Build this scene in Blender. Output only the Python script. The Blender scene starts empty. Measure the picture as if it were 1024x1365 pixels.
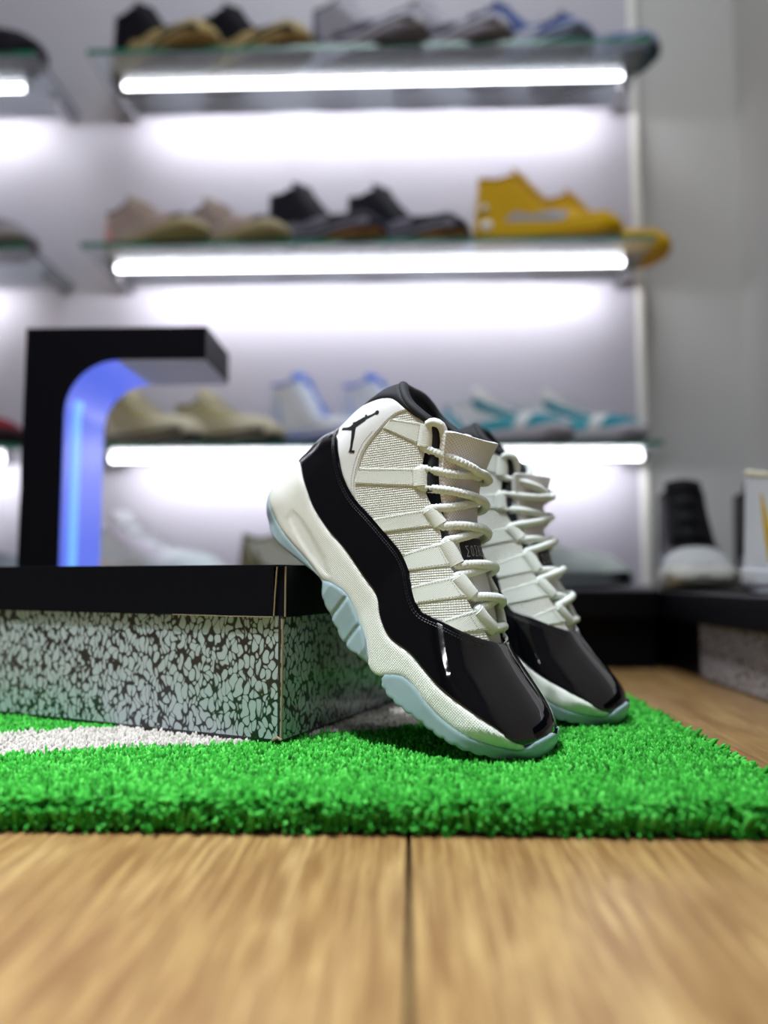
import bpy, bmesh, math, random
import numpy as np
from mathutils import Vector, Matrix
from mathutils.geometry import delaunay_2d_cdt
random.seed(7); rng = np.random.default_rng(7)
R = math.radians
sc = bpy.context.scene
COL = sc.collection

# ---------------------------------------------------------------- camera
CAM_Z = 0.142
cam_d = bpy.data.cameras.new('camera'); cam = bpy.data.objects.new('camera', cam_d); COL.objects.link(cam)
cam_d.sensor_fit = 'VERTICAL'; cam_d.sensor_height = 36.0; cam_d.lens = 1024/1365*36.0
cam.location = (0, 0, CAM_Z)
cam.rotation_euler = (R(90)+math.atan(85/1024), 0, R(1.8))
cam_d.clip_start = 0.02
cam_d.dof.use_dof = True; cam_d.dof.focus_distance = 0.545; cam_d.dof.aperture_fstop = 2.1
sc.camera = cam
# ---------------------------------------------------------------- world, lights, exposure
w = bpy.data.worlds.new('room_air'); sc.world = w; w.use_nodes = True
w.node_tree.nodes['Background'].inputs[0].default_value = (.9, .93, 1, 1)
w.node_tree.nodes['Background'].inputs[1].default_value = 0.05
def area_light(name, loc, size, power, color=(1, 1, 1), rot=(0, 0, 0), shape='SQUARE', sy=None, spread=None):
    l = bpy.data.lights.new(name, 'AREA'); l.energy = power; l.color = color; l.shape = shape; l.size = size
    if sy: l.size_y = sy
    if spread: l.spread = spread
    o = bpy.data.objects.new(name, l); COL.objects.link(o); o.location = loc; o.rotation_euler = rot
    return o
area_light('ceiling_fill_light', (-.15, .72, 2.66), 1.0, 18, (.9, .95, 1), shape='RECTANGLE', sy=.4)  # added fill to brighten the shelf fronts, not a known fixture
area_light('ceiling_fill_light', (0.0, -0.5, 2.66), 1.3, 26, (.87, .94, 1), shape='RECTANGLE', sy=1.0)
for x, y, pw in [(-.50, -.10, 3), (-.56, .12, 16), (-.62, .34, 3)]:
    area_light('ceiling_spot', (x, y, 2.6), .06, pw, (.90, .96, 1), shape='DISK', spread=R(62))
for zz in (.868, .883, .898):      # tubes of the lit shelves on the opposite wall, behind the camera
    area_light('opposite_tube', (-1.45, -2.3, zz), .6, 1.7, (.95, .98, 1), rot=(R(90), 0, 0), shape='RECTANGLE', sy=.013)
sc.view_settings.view_transform = 'Standard'; sc.view_settings.look = 'None'
sc.view_settings.gamma = 1; sc.view_settings.use_curve_mapping = False
sc.view_settings.exposure = 0.0
try:
    sc.cycles.use_denoising = True
    sc.cycles.max_bounces = 8; sc.cycles.diffuse_bounces = 4; sc.cycles.glossy_bounces = 4; sc.cycles.transmission_bounces = 6
    sc.cycles.caustics_reflective = False; sc.cycles.caustics_refractive = False
    sc.cycles.sample_clamp_indirect = 6
except Exception:
    pass

# ---------------------------------------------------------------- helpers: materials
def srgb(r, g, b):
    f = lambda c: (c/12.92 if c <= .04045 else ((c+.055)/1.055)**2.4)
    return (f(r/255), f(g/255), f(b/255), 1)
class NT:
    def __init__(s, name):
        s.m = bpy.data.materials.new(name); s.m.use_nodes = True; s.t = s.m.node_tree
        s.b = s.t.nodes['Principled BSDF']
    def n(s, kind, **kw):
        x = s.t.nodes.new(kind)
        for k, v in kw.items(): setattr(x, k, v)
        return x
    def l(s, a, b): s.t.links.new(a, b)
    def val(s, sock, v):
        if hasattr(v, 'is_output') or isinstance(v, bpy.types.NodeSocket): s.l(v, sock)
        else: sock.default_value = v
    def math(s, op, a, b=None, c=None, clamp=False):
        x = s.n('ShaderNodeMath', operation=op); x.use_clamp = clamp
        s.val(x.inputs[0], a)
        if b is not None: s.val(x.inputs[1], b)
        if c is not None: s.val(x.inputs[2], c)
        return x.outputs[0]
    def mix(s, f, a, b):
        x = s.n('ShaderNodeMix', data_type='RGBA'); s.val(x.inputs[0], f); s.val(x.inputs[6], a); s.val(x.inputs[7], b); return x.outputs[2]
    def ramp(s, f, stops):
        x = s.n('ShaderNodeValToRGB'); s.l(f, x.inputs[0]); e = x.color_ramp.elements
        while len(e) < len(stops): e.new(0.5)
        for i, (p, c) in enumerate(stops): e[i].position = p; e[i].color = c if len(c) == 4 else (*c, 1)
        return x.outputs[0]
    def noise(s, vec, scale, detail=3, rough=.55):
        x = s.n('ShaderNodeTexNoise'); s.l(vec, x.inputs['Vector']); x.inputs['Scale'].default_value = scale
        x.inputs['Detail'].default_value = detail; x.inputs['Roughness'].default_value = rough; return x.outputs[0]
    def bump(s, h, strength=.5, dist=.001):
        x = s.n('ShaderNodeBump'); s.l(h, x.inputs['Height']); x.inputs['Strength'].default_value = strength; x.inputs['Distance'].default_value = dist
        s.l(x.outputs[0], s.b.inputs['Normal']); return x
    def obj(s): return s.n('ShaderNodeTexCoord').outputs['Object']
    def uv(s): return s.n('ShaderNodeTexCoord').outputs['UV']
    def mapping(s, vec, sc=(1, 1, 1), rot=(0, 0, 0), loc=(0, 0, 0)):
        x = s.n('ShaderNodeMapping'); s.l(vec, x.inputs[0]); x.inputs['Scale'].default_value = sc; x.inputs['Rotation'].default_value = rot; x.inputs['Location'].default_value = loc
        return x.outputs[0]
    def sep(s, vec):
        x = s.n('ShaderNodeSeparateXYZ'); s.l(vec, x.inputs[0]); return x.outputs
def plain(name, col, rough=.5, metal=0, coat=0, spec=.5, grain=0, gscale=200, emis=None, estr=0, var=0.08, sheen=0):
    t = NT(name); b = t.b
    b.inputs['Roughness'].default_value = rough; b.inputs['Metallic'].default_value = metal
    b.inputs['Coat Weight'].default_value = coat; b.inputs['Coat Roughness'].default_value = .05
    b.inputs['Specular IOR Level'].default_value = spec
    if sheen: b.inputs['Sheen Weight'].default_value = sheen
    o = t.obj(); nz = t.noise(o, gscale*.25, 3)
    c2 = tuple(max(0, x*(1-var)) for x in col[:3])+(1,)
    t.l(t.mix(nz, col, c2), b.inputs['Base Color'])
    if grain: t.bump(t.noise(o, gscale, 3), .6, grain)
    if emis:
        b.inputs['Emission Color'].default_value = emis; b.inputs['Emission Strength'].default_value = estr
    return t.m
_mc = {}
def C(r, g, b, rough=.55, **k):
    k.setdefault('spec', .12)
    key = (r, g, b, rough, tuple(sorted(k.items())))
    if key not in _mc: _mc[key] = plain('paint_%d_%d_%d' % (r, g, b), srgb(r, g, b), rough, **k)
    return _mc[key]

# ---------------------------------------------------------------- helpers: meshes
class MB:
    """collects vertices, normals, uvs and faces; build() links them as one mesh object"""
    def __init__(s): s.v = []; s.n = []; s.u = []; s.f = []; s.custom = False
    def add(s, vs, fs, ns=None, us=None):
        o = len(s.v); s.v += [tuple(p) for p in vs]
        if ns is not None: s.custom = True; s.n += [tuple(p) for p in ns]
        else: s.n += [None]*len(vs)
        s.u += [tuple(p) for p in us] if us is not None else [(0, 0)]*len(vs)
        s.f += [tuple(i+o for i in f) for f in fs]
    def box(s, x0, x1, y0, y1, z0, z1):
        s.add([(x0, y0, z0), (x1, y0, z0), (x1, y1, z0), (x0, y1, z0), (x0, y0, z1), (x1, y0, z1), (x1, y1, z1), (x0, y1, z1)],
              [(0, 3, 2, 1), (4, 5, 6, 7), (0, 1, 5, 4), (1, 2, 6, 5), (2, 3, 7, 6), (3, 0, 4, 7)])
    def prism(s, poly, y0, y1):
        n = len(poly)
        s.add([(x, y0, z) for x, z in poly]+[(x, y1, z) for x, z in poly],
              [tuple(range(n)), tuple(range(2*n-1, n-1, -1))]+[(i, i+n, (i+1) % n+n, (i+1) % n) for i in range(n)])
    def tube(s, pts, rad, seg=10, caps=True, flat=1.0, ref=None, braid=None):
        pts = [Vector(p) for p in pts]; n = len(pts); vs = []; us = []; L = 0
        prev = None
        for i, p in enumerate(pts):
            t = (pts[min(i+1, n-1)]-pts[max(i-1, 0)]).normalized()
            if prev is None:
                a = Vector(ref) if ref else (Vector((0, 0, 1)) if abs(t.z) < .9 else Vector((1, 0, 0)))
                prev = (a-t*a.dot(t)).normalized()
            else: prev = (prev-t*prev.dot(t)).normalized()
            b = t.cross(prev); r = rad[i] if isinstance(rad, (list, tuple, np.ndarray)) else rad
            if i: L += (p-pts[i-1]).length
            for k in range(seg):
                a = 2*math.pi*k/seg
                if braid: r = rad*(1+braid[0]*(max(abs(math.cos(a+L*braid[1])), abs(math.cos(a-L*braid[1])))-.85))
                vs.append(p+prev*math.cos(a)*r*flat+b*math.sin(a)*r); us.append((L*1000, k/seg*2*math.pi*3))
        fs = [(i*seg+k, i*seg+(k+1) % seg, (i+1)*seg+(k+1) % seg, (i+1)*seg+k) for i in range(n-1) for k in range(seg)]
        if caps: fs += [tuple(range(seg-1, -1, -1)), tuple(range((n-1)*seg, n*seg))]
        s.add(vs, fs, None, us)
    def grid(s, P, us=None, close_u=False):
        nu, nv = len(P), len(P[0])
        fs = [(i*nv+j, (i+1)*nv+j, (i+1)*nv+j+1, i*nv+j+1) for i in range(nu-1) for j in range(nv-1)]
        s.add([p for r in P for p in r], fs, None, [q for r in us for q in r] if us else None)
    def build(s, name, mat, parent=None, smooth=True, bevel=0, mirror=False, fix=True):
        me = bpy.data.meshes.new(name)
        sg = -1 if mirror else 1
        me.from_pydata([(x, y*sg, z) for x, y, z in s.v], [], [f[::-1] for f in s.f] if mirror else s.f)
        if fix and not s.custom:
            bm = bmesh.new(); bm.from_mesh(me); bmesh.ops.recalc_face_normals(bm, faces=bm.faces)
            if bevel:
                bmesh.ops.bevel(bm, geom=[e for e in bm.edges if e.is_manifold and e.calc_face_angle(0) > .6], offset=bevel, segments=2, affect='EDGES', profile=.5)
            bm.to_mesh(me); bm.free()
        ul = me.uv_layers.new(name='UVMap')
        if not bevel and not (fix and not s.custom and False):
            idx = np.empty(len(me.loops), dtype=np.int32); me.loops.foreach_get('vertex_index', idx)
            if len(me.vertices) == len(s.u):
                ul.data.foreach_set('uv', np.array(s.u, dtype=np.float32)[idx].ravel())
        me.materials.append(mat)
        me.polygons.foreach_set('use_smooth', [smooth]*len(me.polygons))
        if s.custom:
            me.normals_split_custom_set_from_vertices([(a, b*sg, c) for a, b, c in s.n])
        elif smooth:
            try: me.set_sharp_from_angle(angle=R(45))
            except Exception: pass
        o = bpy.data.objects.new(name, me); COL.objects.link(o)
        if parent: o.parent = parent
        return o
def thing(name, label, cat, loc=(0, 0, 0), rot=(0, 0, 0), group=None):
    o = bpy.data.objects.new(name, None); COL.objects.link(o); o.location = loc; o.rotation_euler = rot
    o.empty_display_size = .02
    return tag(o, label, cat, group)
def tag(o, label=None, cat=None, group=None, kind=None):
    if label: o['label'] = label
    if cat: o['category'] = cat
    if group: o['group'] = group
    if kind: o['kind'] = kind
    return o
def structure(o): o['kind'] = 'structure'; return o
def copy_thing(root, loc, rot, label, sy=1):
    r = root.copy(); COL.objects.link(r); r.location = loc; r.rotation_euler = rot; r['label'] = label
    r.scale = (root.scale[0], root.scale[1]*sy, root.scale[2])
    for ch in root.children:
        c = ch.copy(); COL.objects.link(c); c.parent = r
        for g in ch.children:
            d = g.copy(); COL.objects.link(d); d.parent = c
    return r
def cr(pts, n):
    """Catmull-Rom through pts (2-D or 3-D), n samples spaced by arc length"""
    p = np.array(pts, float); q = np.vstack([2*p[0]-p[1], p, 2*p[-1]-p[-2]]); out = []
    for i in range(1, len(q)-2):
        for t in np.linspace(0, 1, 16, endpoint=False):
            a, b, c, d = q[i-1], q[i], q[i+1], q[i+2]
            out.append(.5*((2*b)+(-a+c)*t+(2*a-5*b+4*c-d)*t*t+(-a+3*b-3*c+d)*t**3))
    out.append(p[-1]); out = np.array(out)
    L = np.r_[0, np.cumsum(np.linalg.norm(np.diff(out, axis=0), axis=1))]
    s = np.linspace(0, L[-1], n)
    return np.stack([np.interp(s, L, out[:, k]) for k in range(out.shape[1])], 1)
def line(pts, step):
    p = np.array(pts, float); out = [p[0]]
    for a, b in zip(p[:-1], p[1:]):
        n = max(1, int(math.ceil(np.linalg.norm(b-a)/step)))
        for k in range(1, n+1): out.append(a+(b-a)*k/n)
    return np.array(out)

# ---------------------------------------------------------------- shoe bodies: a side profile swollen to both sides of the foot
class Last:
    """half width of the foot at any point of the side profile (mm), rounded over towards heel, instep and toe"""
    def __init__(s, back, front, Rb, Rf, W, pw=2.3):
        s.back = np.array(cr(back, 60)); s.front = np.array(cr(front, 90)); s.Rb = Rb; s.Rf = Rf; s.W = np.array(W, float); s.pw = pw
    @staticmethod
    def dist(P, poly):
        A = poly[:-1]; B = poly[1:]; d = B-A; L2 = (d**2).sum(1)
        t = np.clip(((P[:, None, :]-A[None])*d[None]).sum(2)/L2, 0, 1)
        Q = A[None]+d[None]*t[..., None]; D = np.linalg.norm(P[:, None]-Q, axis=2)
        i = D.argmin(1); k = np.arange(len(P)); q = Q[k, i]; dd = D[k, i]
        nrm = np.stack([-d[i, 1], d[i, 0]], 1)/np.sqrt(L2[i])[:, None]
        g = np.where(dd[:, None] > .3, (P-q)/np.maximum(dd, 1e-6)[:, None], -nrm)
        out = (((P-q)*nrm).sum(1) > 0) & (dd < 6)          # beyond the outline the two sides meet
        return np.where(out, 0, dd), np.where(out[:, None], -nrm, g)
    def g(s, d, Rr):
        t = np.clip(d/Rr, 0, 1); e = 1-t; p = s.pw
        base = np.clip(1-e**p, 0, 1)
        G = base**(1/p); dG = np.where(t < 1, (np.maximum(base, 1e-5)**(1/p-1))*e**(p-1)/Rr, 0)
        return G, dG
    def eval(s, P, flare=0):
        P = np.asarray(P, float)
        db, gb = s.dist(P, s.back); df, gf = s.dist(P, s.front)
        Gb, dGb = s.g(db, s.Rb); Gf, dGf = s.g(df, s.Rf)
        Wx = np.interp(P[:, 0], s.W[:, 0], s.W[:, 1])+flare
        Wd = (np.interp(P[:, 0]+2, s.W[:, 0], s.W[:, 1])-np.interp(P[:, 0]-2, s.W[:, 0], s.W[:, 1]))/4
        y = Wx*Gb*Gf
        gr = (Wx*dGb*Gf)[:, None]*gb+(Wx*Gb*dGf)[:, None]*gf
        gr[:, 0] += Wd*Gb*Gf
        n = np.stack([-gr[:, 0], np.ones(len(P)), -gr[:, 1]], 1); n /= np.linalg.norm(n, axis=1)[:, None]
        dm = np.minimum(db, df); 
        y = np.where(dm < .25, 0, y)
        return y, n, dm
    def patch(s, mb, poly, off=0, th=1.2, puff=0, pr=4, step=3.0, sides=(-1, 1), flare=0, cap=None, holes=None, bulge=None):
        poly = np.array(poly, float)
        B = line(np.vstack([poly, poly[:1]]), step)[:-1]; nb = len(B)
        y, n, dm = s.eval(B); seam = dm < .6
        pts = [B]; loA = B.min(0); hiA = B.max(0)
        gx = np.arange(loA[0], hiA[0]+step, step); gz = np.arange(loA[1], hiA[1]+step, step*.866)
        G = np.array([(a+(step/2 if j % 2 else 0), b) for j, b in enumerate(gz) for a in gx])
        G = G+rng.uniform(-.1, .1, G.shape)
        # rows close to the centre seam, where the surface turns over
        db, gb = s.dist(B, s.back); df, gf = s.dist(B, s.front)
        gg = np.where((db < df)[:, None], gb, gf)
        rows = [B[seam]+gg[seam]*k for k in (.35, 1.0, 2.0, 3.4, 5.2)] if seam.any() else []
        X = np.vstack([G]+rows) if rows else G
        nrow = len(X)
        if puff:
            ar = .5*np.sum(B[:, 0]*np.roll(B[:, 1], -1)-np.roll(B[:, 0], -1)*B[:, 1]); sg = 1 if ar > 0 else -1
            tn = np.roll(B, -1, 0)-np.roll(B, 1, 0); tn /= np.maximum(np.linalg.norm(tn, axis=1), 1e-6)[:, None]
            inn = np.stack([-tn[:, 1], tn[:, 0]], 1)*sg; ed = ~seam
            for k in (.12, .38, .7, 1.0):
                X = np.vstack([X, B[ed]+inn[ed]*k*pr])
        wanted = np.r_[np.zeros(nrow), np.repeat((.12, .38, .7, 1.0), int((~seam).sum()))*pr] if puff else np.zeros(nrow)
        ins = inside(X, B)
        bd, _ = seg_dist(X, np.vstack([B, B[:1]]))
        if rows:
            isrow = (np.arange(len(X)) >= len(G)) & (wanted == 0)
            dmx = s.eval(X)[2]
            keep = ins & ((isrow & (bd > .25)) | (~isrow & (wanted == 0) & (bd > max(step*.45, (pr+step*.35) if puff else 0)) & (dmx > 6.0)))
        else: keep = ins & (wanted == 0) & (bd > max(step*.45, (pr+step*.35) if puff else 0))
        if puff: keep |= ins & (wanted > 0) & (bd > wanted*.93)
        V = np.vstack([B, X[keep]])
        cd = delaunay_2d_cdt([Vector(p) for p in V], [], [list(range(nb))], 1, 1e-4)
        V2 = np.array([tuple(p) for p in cd[0]]); F = [tuple(f) for f in cd[2]]
        y, n, dm = s.eval(V2, flare)
        nonseam = ~(seam & np.roll(seam, -1))
        offv = np.full(len(V2), float(off))
        if bulge is not None: offv = offv+bulge(V2)
        if bulge is not None:
            n = n.copy(); e_ = .3
            n[:, 0] -= (bulge(V2+[e_, 0])-bulge(V2-[e_, 0]))/(2*e_); n[:, 2] -= (bulge(V2+[0, e_])-bulge(V2-[0, e_]))/(2*e_)
            n /= np.linalg.norm(n, axis=1)[:, None]
        if puff:
            Bc = np.vstack([B, B[:1]]); segs = [(Bc[i], Bc[i+1]) for i in range(nb) if nonseam[i]]
            A_ = np.array([a for a, b in segs]); D_ = np.array([b for a, b in segs])
            e, ge = seg_dist2(V2, A_, D_)
            t = np.clip(e/pr, 0, 1); offv = offv+puff*(1-(1-t)**2)**.5
            sl = np.where(t < 1, puff*(1-t)/np.sqrt(np.maximum(1-(1-t)**2, .12))/pr, 0)
            n = n.copy(); n[:, 0] -= ge[:, 0]*sl; n[:, 2] -= ge[:, 1]*sl; n /= np.linalg.norm(n, axis=1)[:, None]
        n0 = s.eval(V2, flare)[1]
        P = np.stack([V2[:, 0], y, V2[:, 1]], 1)+n0*offv[:, None]
        yb, nb_, _ = s.eval(B, flare)
        ob = np.full(nb, float(off))
        if bulge is not None: ob = ob+bulge(B)
        Pb = np.stack([B[:, 0], yb, B[:, 1]], 1)
        Ptop = Pb+nb_*ob[:, None]; Pbot = Pb+nb_*(ob-th)[:, None]
        area = .5*np.sum(B[:, 0]*np.roll(B[:, 1], -1)-np.roll(B[:, 0], -1)*B[:, 1])
        nx = np.roll(B, -1, 0)-np.roll(B, 1, 0); outd = np.stack([nx[:, 1], -nx[:, 0]], 1)*(1 if area > 0 else -1)
        outd /= np.maximum(np.linalg.norm(outd, axis=1), 1e-6)[:, None]
        for sd in sides:
            m = np.array([1, sd, 1])
            fl = F if sd < 0 else [f[::-1] for f in F]
            mb.add(P*m/1000, fl, n*m, V2)
            if th > 0:
                so = np.stack([outd[:, 0], np.zeros(nb), outd[:, 1]], 1)
                vs = np.vstack([Ptop, Pbot])*m/1000
                q = [(i, (i+1) % nb, nb+(i+1) % nb, nb+i) for i in range(nb) if nonseam[i]]
                mb.add(vs, q if (sd > 0) == (area > 0) else [f[::-1] for f in q], np.vstack([so+nb_*.3, so])*m, np.vstack([B, B]))
        if cap is not None:
            # closes the underside between the two sides along the boundary points for which cap(x, z) holds
            q = [i for i in range(nb) if cap(B[i]) and cap(B[(i+1) % nb])]
            vs = []; ns = []; us = []; fs = []
            for i in q:
                j = (i+1) % nb; o = len(vs)
                for k in (i, j):
                    for a in (-1, -.5, 0, .5, 1):
                        vs.append((Ptop[k, 0]/1000, Ptop[k, 1]*a/1000, Ptop[k, 2]/1000)); ns.append((outd[k, 0], .02, outd[k, 1])); us.append((B[k, 0], a*30))
                fs += [(o+a, o+a+1, o+6+a, o+5+a) for a in range(4)]
            if fs: mb.add(vs, fs, ns, us)
    def at(s, p, off=0, side=-1, flare=0):
        y, n, _ = s.eval(np.array([p], float), flare)
        q = np.array([p[0], y[0], p[1]])+n[0]*off
        return np.array([q[0], q[1]*side, q[2]])/1000, n[0]*np.array([1, side, 1])
    def path(s, pts, off, side=-1, flare=0):
        P = np.array(pts, float); y, n, _ = s.eval(P, flare)
        q = np.stack([P[:, 0], y, P[:, 1]], 1)+n*off
        return q*np.array([1, side, 1])/1000, n*np.array([1, side, 1])
def inside(P, poly):
    x, z = P[:, 0], P[:, 1]; c = np.zeros(len(P), bool); n = len(poly); j = n-1
    for i in range(n):
        a, b = poly[i], poly[j]
        t = (a[1] > z) != (b[1] > z)
        with np.errstate(divide='ignore', invalid='ignore'):
            c ^= t & (x < (b[0]-a[0])*(z-a[1])/(b[1]-a[1]+1e-12)+a[0])
        j = i
    return c
def seg_dist2(P, A, B):
    d = B-A; L2 = np.maximum((d**2).sum(1), 1e-9)
    t = np.clip(((P[:, None]-A[None])*d[None]).sum(2)/L2, 0, 1); Q = A[None]+d[None]*t[..., None]
    D = np.linalg.norm(P[:, None]-Q, axis=2); i = D.argmin(1); k = np.arange(len(P))
    return D[k, i], (P-Q[k, i])/np.maximum(D[k, i], 1e-6)[:, None]
def seg_dist(P, poly): return seg_dist2(P, poly[:-1], poly[1:])

# ---------------------------------------------------------------- materials
def mat_wood():
    t = NT('oak_laminate'); o = t.obj(); inf = t.n('ShaderNodeObjectInfo')
    sh = t.n('ShaderNodeVectorMath', operation='ADD'); t.l(o, sh.inputs[0])
    cmb = t.n('ShaderNodeCombineXYZ'); t.l(t.math('MULTIPLY', inf.outputs['Random'], 37.0), cmb.inputs[0]); t.l(t.math('MULTIPLY', inf.outputs['Random'], 11.0), cmb.inputs[1]); t.l(cmb.outputs[0], sh.inputs[1])
    v = sh.outputs[0]
    n1 = t.noise(t.mapping(v, (9, .8, 1)), 3.0, 4, .6)
    n2 = t.noise(t.mapping(v, (95, 4, 1)), 3.0, 5, .65)
    n3 = t.noise(t.mapping(v, (420, 22, 1)), 2.0, 3, .6)
    n4 = t.noise(t.mapping(v, (34, 5, 1)), 2.2, 2, .5)
    base = t.ramp(n1, [(.3, srgb(136, 106, 64)), (.5, srgb(160, 130, 83)), (.7, srgb(180, 152, 104))])
    f = t.math('MULTIPLY', t.ramp(n2, [(.42, (1, 1, 1)), (.60, (0, 0, 0))]), .85)
    c = t.mix(f, base, srgb(112, 78, 44))
    f3 = t.math('MULTIPLY', t.ramp(n3, [(.35, (1, 1, 1)), (.55, (0, 0, 0))]), .45)
    c = t.mix(f3, c, srgb(118, 86, 52))
    f4 = t.math('MULTIPLY', t.ramp(n4, [(.22, (1, 1, 1)), (.36, (0, 0, 0))]), .5)
    c = t.mix(f4, c, srgb(104, 74, 44))
    t.l(c, t.b.inputs['Base Color']); t.b.inputs['Roughness'].default_value = .34
    t.bump(n2, .25, .0006)
    return t.m
def mat_weave(name, col, dark, cell=2.6, dist=.0006, strength=1):
    t = NT(name); x, y, _ = t.sep(t.uv())
    k = math.pi/cell
    a = t.math('SINE', t.math('MULTIPLY', t.math('ADD', t.math('MULTIPLY', x, .95), y), k*.85))
    b = t.math('SINE', t.math('MULTIPLY', t.math('SUBTRACT', t.math('MULTIPLY', x, .95), y), k*.85))
    h = t.math('MULTIPLY', t.math('ABSOLUTE', a), t.math('ABSOLUTE', b)); h = t.math('POWER', h, .6)
    t.l(t.mix(t.math('MULTIPLY', h, 1.4, clamp=True), dark, col), t.b.inputs['Base Color'])  # pits between threads darkened in the colour, painted occlusion shade
    t.b.inputs['Roughness'].default_value = .7; t.b.inputs['Specular IOR Level'].default_value = .3
    t.bump(h, strength, dist); return t.m
def mat_rib(name, col, px, py, dist=.0004, rough=.5, sub=0):
    t = NT(name); x, y, _ = t.sep(t.uv())
    h = None
    if px: h = t.math('ABSOLUTE', t.math('SINE', t.math('MULTIPLY', x, math.pi/px)))
    if py:
        g = t.math('ABSOLUTE', t.math('SINE', t.math('MULTIPLY', y, math.pi/py))); h = t.math('MULTIPLY', h, g) if h else g
    t.b.inputs['Base Color'].default_value = col; t.b.inputs['Roughness'].default_value = rough
    if sub:
        t.b.inputs['Subsurface Weight'].default_value = sub; t.b.inputs['Subsurface Radius'].default_value = (.01, .01, .01); t.b.inputs['Subsurface Scale'].default_value = .2
    t.bump(h, .8, dist); return t.m
def mat_rope():
    t = NT('cream_rope'); x, y, _ = t.sep(t.uv())
    a = t.math('ABSOLUTE', t.math('SINE', t.math('ADD', t.math('MULTIPLY', x, 2.2), t.math('MULTIPLY', y, 2/3))))
    b = t.math('ABSOLUTE', t.math('SINE', t.math('SUBTRACT', t.math('MULTIPLY', x, 2.2), t.math('MULTIPLY', y, 2/3))))
    h = t.math('MAXIMUM', a, b)
    t.b.inputs['Base Color'].default_value = srgb(226, 231, 227); t.b.inputs['Roughness'].default_value = .75
    t.b.inputs['Specular IOR Level'].default_value = .12
    t.bump(h, .5, .0004); return t.m
def mat_ice():
    t = NT('icy_rubber'); b = t.b
    nz = t.noise(t.obj(), 60, 3)
    t.l(t.mix(nz, srgb(150, 176, 183), srgb(174, 195, 200)), b.inputs['Base Color'])
    b.inputs['Roughness'].default_value = .32; b.inputs['Transmission Weight'].default_value = .22; b.inputs['IOR'].default_value = 1.4
    b.inputs['Subsurface Weight'].default_value = .35; b.inputs['Subsurface Radius'].default_value = (.006, .009, .01); b.inputs['Subsurface Scale'].default_value = .5
    return t.m
def mat_elephant(name, cell=1, grey=srgb(174, 184, 188)):
    t = NT(name); o = t.obj()
    wn = t.n('ShaderNodeTexNoise'); t.l(o, wn.inputs['Vector']); wn.inputs['Scale'].default_value = 75; wn.inputs['Detail'].default_value = 1
    wv = t.n('ShaderNodeVectorMath', operation='SCALE'); t.l(wn.outputs[1], wv.inputs[0]); wv.inputs['Scale'].default_value = .014
    ad = t.n('ShaderNodeVectorMath', operation='ADD'); t.l(o, ad.inputs[0]); t.l(wv.outputs[0], ad.inputs[1])
    m = t.mapping(ad.outputs[0], (1.0, 1.0, .5), (0.0, R(38), R(20)))
    def vor(feat):
        v = t.n('ShaderNodeTexVoronoi', feature=feat); t.l(m, v.inputs['Vector']); v.inputs['Scale'].default_value = 200/cell; v.inputs['Randomness'].default_value = 1
        if feat == 'SMOOTH_F1': v.inputs['Smoothness'].default_value = .95
        return v.outputs['Distance']
    # nearest-cell distance minus its smoothed twin rises towards the cracks and rounds their junctions
    gap = t.math('SUBTRACT', vor('F1'), vor('SMOOTH_F1'))
    n2 = t.noise(o, 95/cell, 1)
    thr = t.math('ADD', t.math('MULTIPLY', t.math('SUBTRACT', n2, .5), .035), .092)
    f = t.math('MULTIPLY_ADD', t.math('SUBTRACT', thr, gap), 26, .5, clamp=True)
    x, y, z = t.sep(o)
    # printed black margins along the folded edges
    f = t.math('MULTIPLY', f, t.math('LESS_THAN', t.math('ABSOLUTE', t.math('ADD', x, .0)), 5))
    bord = t.math('MULTIPLY', t.math('GREATER_THAN', z, .0028), t.math('MAXIMUM', t.math('LESS_THAN', x, -.0035), t.math('GREATER_THAN', x, -.0012)))
    f = t.math('MULTIPLY', f, bord)
    t.l(t.mix(f, srgb(16, 17, 22), grey), t.b.inputs['Base Color']); t.b.inputs['Roughness'].default_value = .38
    t.b.inputs['Coat Weight'].default_value = .6; t.b.inputs['Coat Roughness'].default_value = .12
    return t.m
def mat_pile(name, c1, c2, c3):
    t = NT(name); at = t.n('ShaderNodeAttribute'); at.attribute_name = 'shade'
    t.l(t.ramp(at.outputs['Fac'], [(0, c1), (.5, c2), (1, c3)]), t.b.inputs['Base Color'])
    t.b.inputs['Roughness'].default_value = .85; t.b.inputs['Specular IOR Level'].default_value = .15
    t.b.inputs['Sheen Weight'].default_value = .25; t.b.inputs['Sheen Tint'].default_value = c3
    return t.m
WOOD = mat_wood()
WALL_DARK = plain('dark_wall_paint', srgb(112, 112, 116), .7, var=.03)
WALL = plain('wall_paint', srgb(192, 191, 189), .6, grain=.0004, gscale=300, var=.03)
PANEL = plain('white_board', srgb(186, 183, 194), .5, var=.02)
BLACK_GLOSS = plain('black_gloss', srgb(9, 10, 16), .4, spec=.15)
BLACK_MATT = plain('black_laminate', srgb(9, 9, 14), .5, spec=.1)
PATENT = plain('black_patent', srgb(5, 5, 10), .05, coat=1, spec=.35, var=.3)
BLACK_LIN = plain('black_lining', srgb(20, 21, 30), .75, grain=.0003, gscale=900)
LEATHER_W = plain('white_leather', srgb(222, 224, 226), .5, grain=.00015, gscale=900, var=.03)
STRAP_W = mat_rib('cream_webbing', srgb(224, 229, 224), 1.1, 0, .0002, .6)
LOOP_W = mat_rib('cream_loop_webbing', srgb(224, 229, 224), 1.1, 0, .00015, .7)
WEAVE = mat_weave('white_ballistic_mesh', srgb(226, 228, 222), srgb(194, 194, 187), 2.0, .0005)
WEAVE_T = mat_weave('grey_tongue_mesh', srgb(240, 240, 243), srgb(188, 186, 187), 2.0, .0004, .5)
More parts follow.
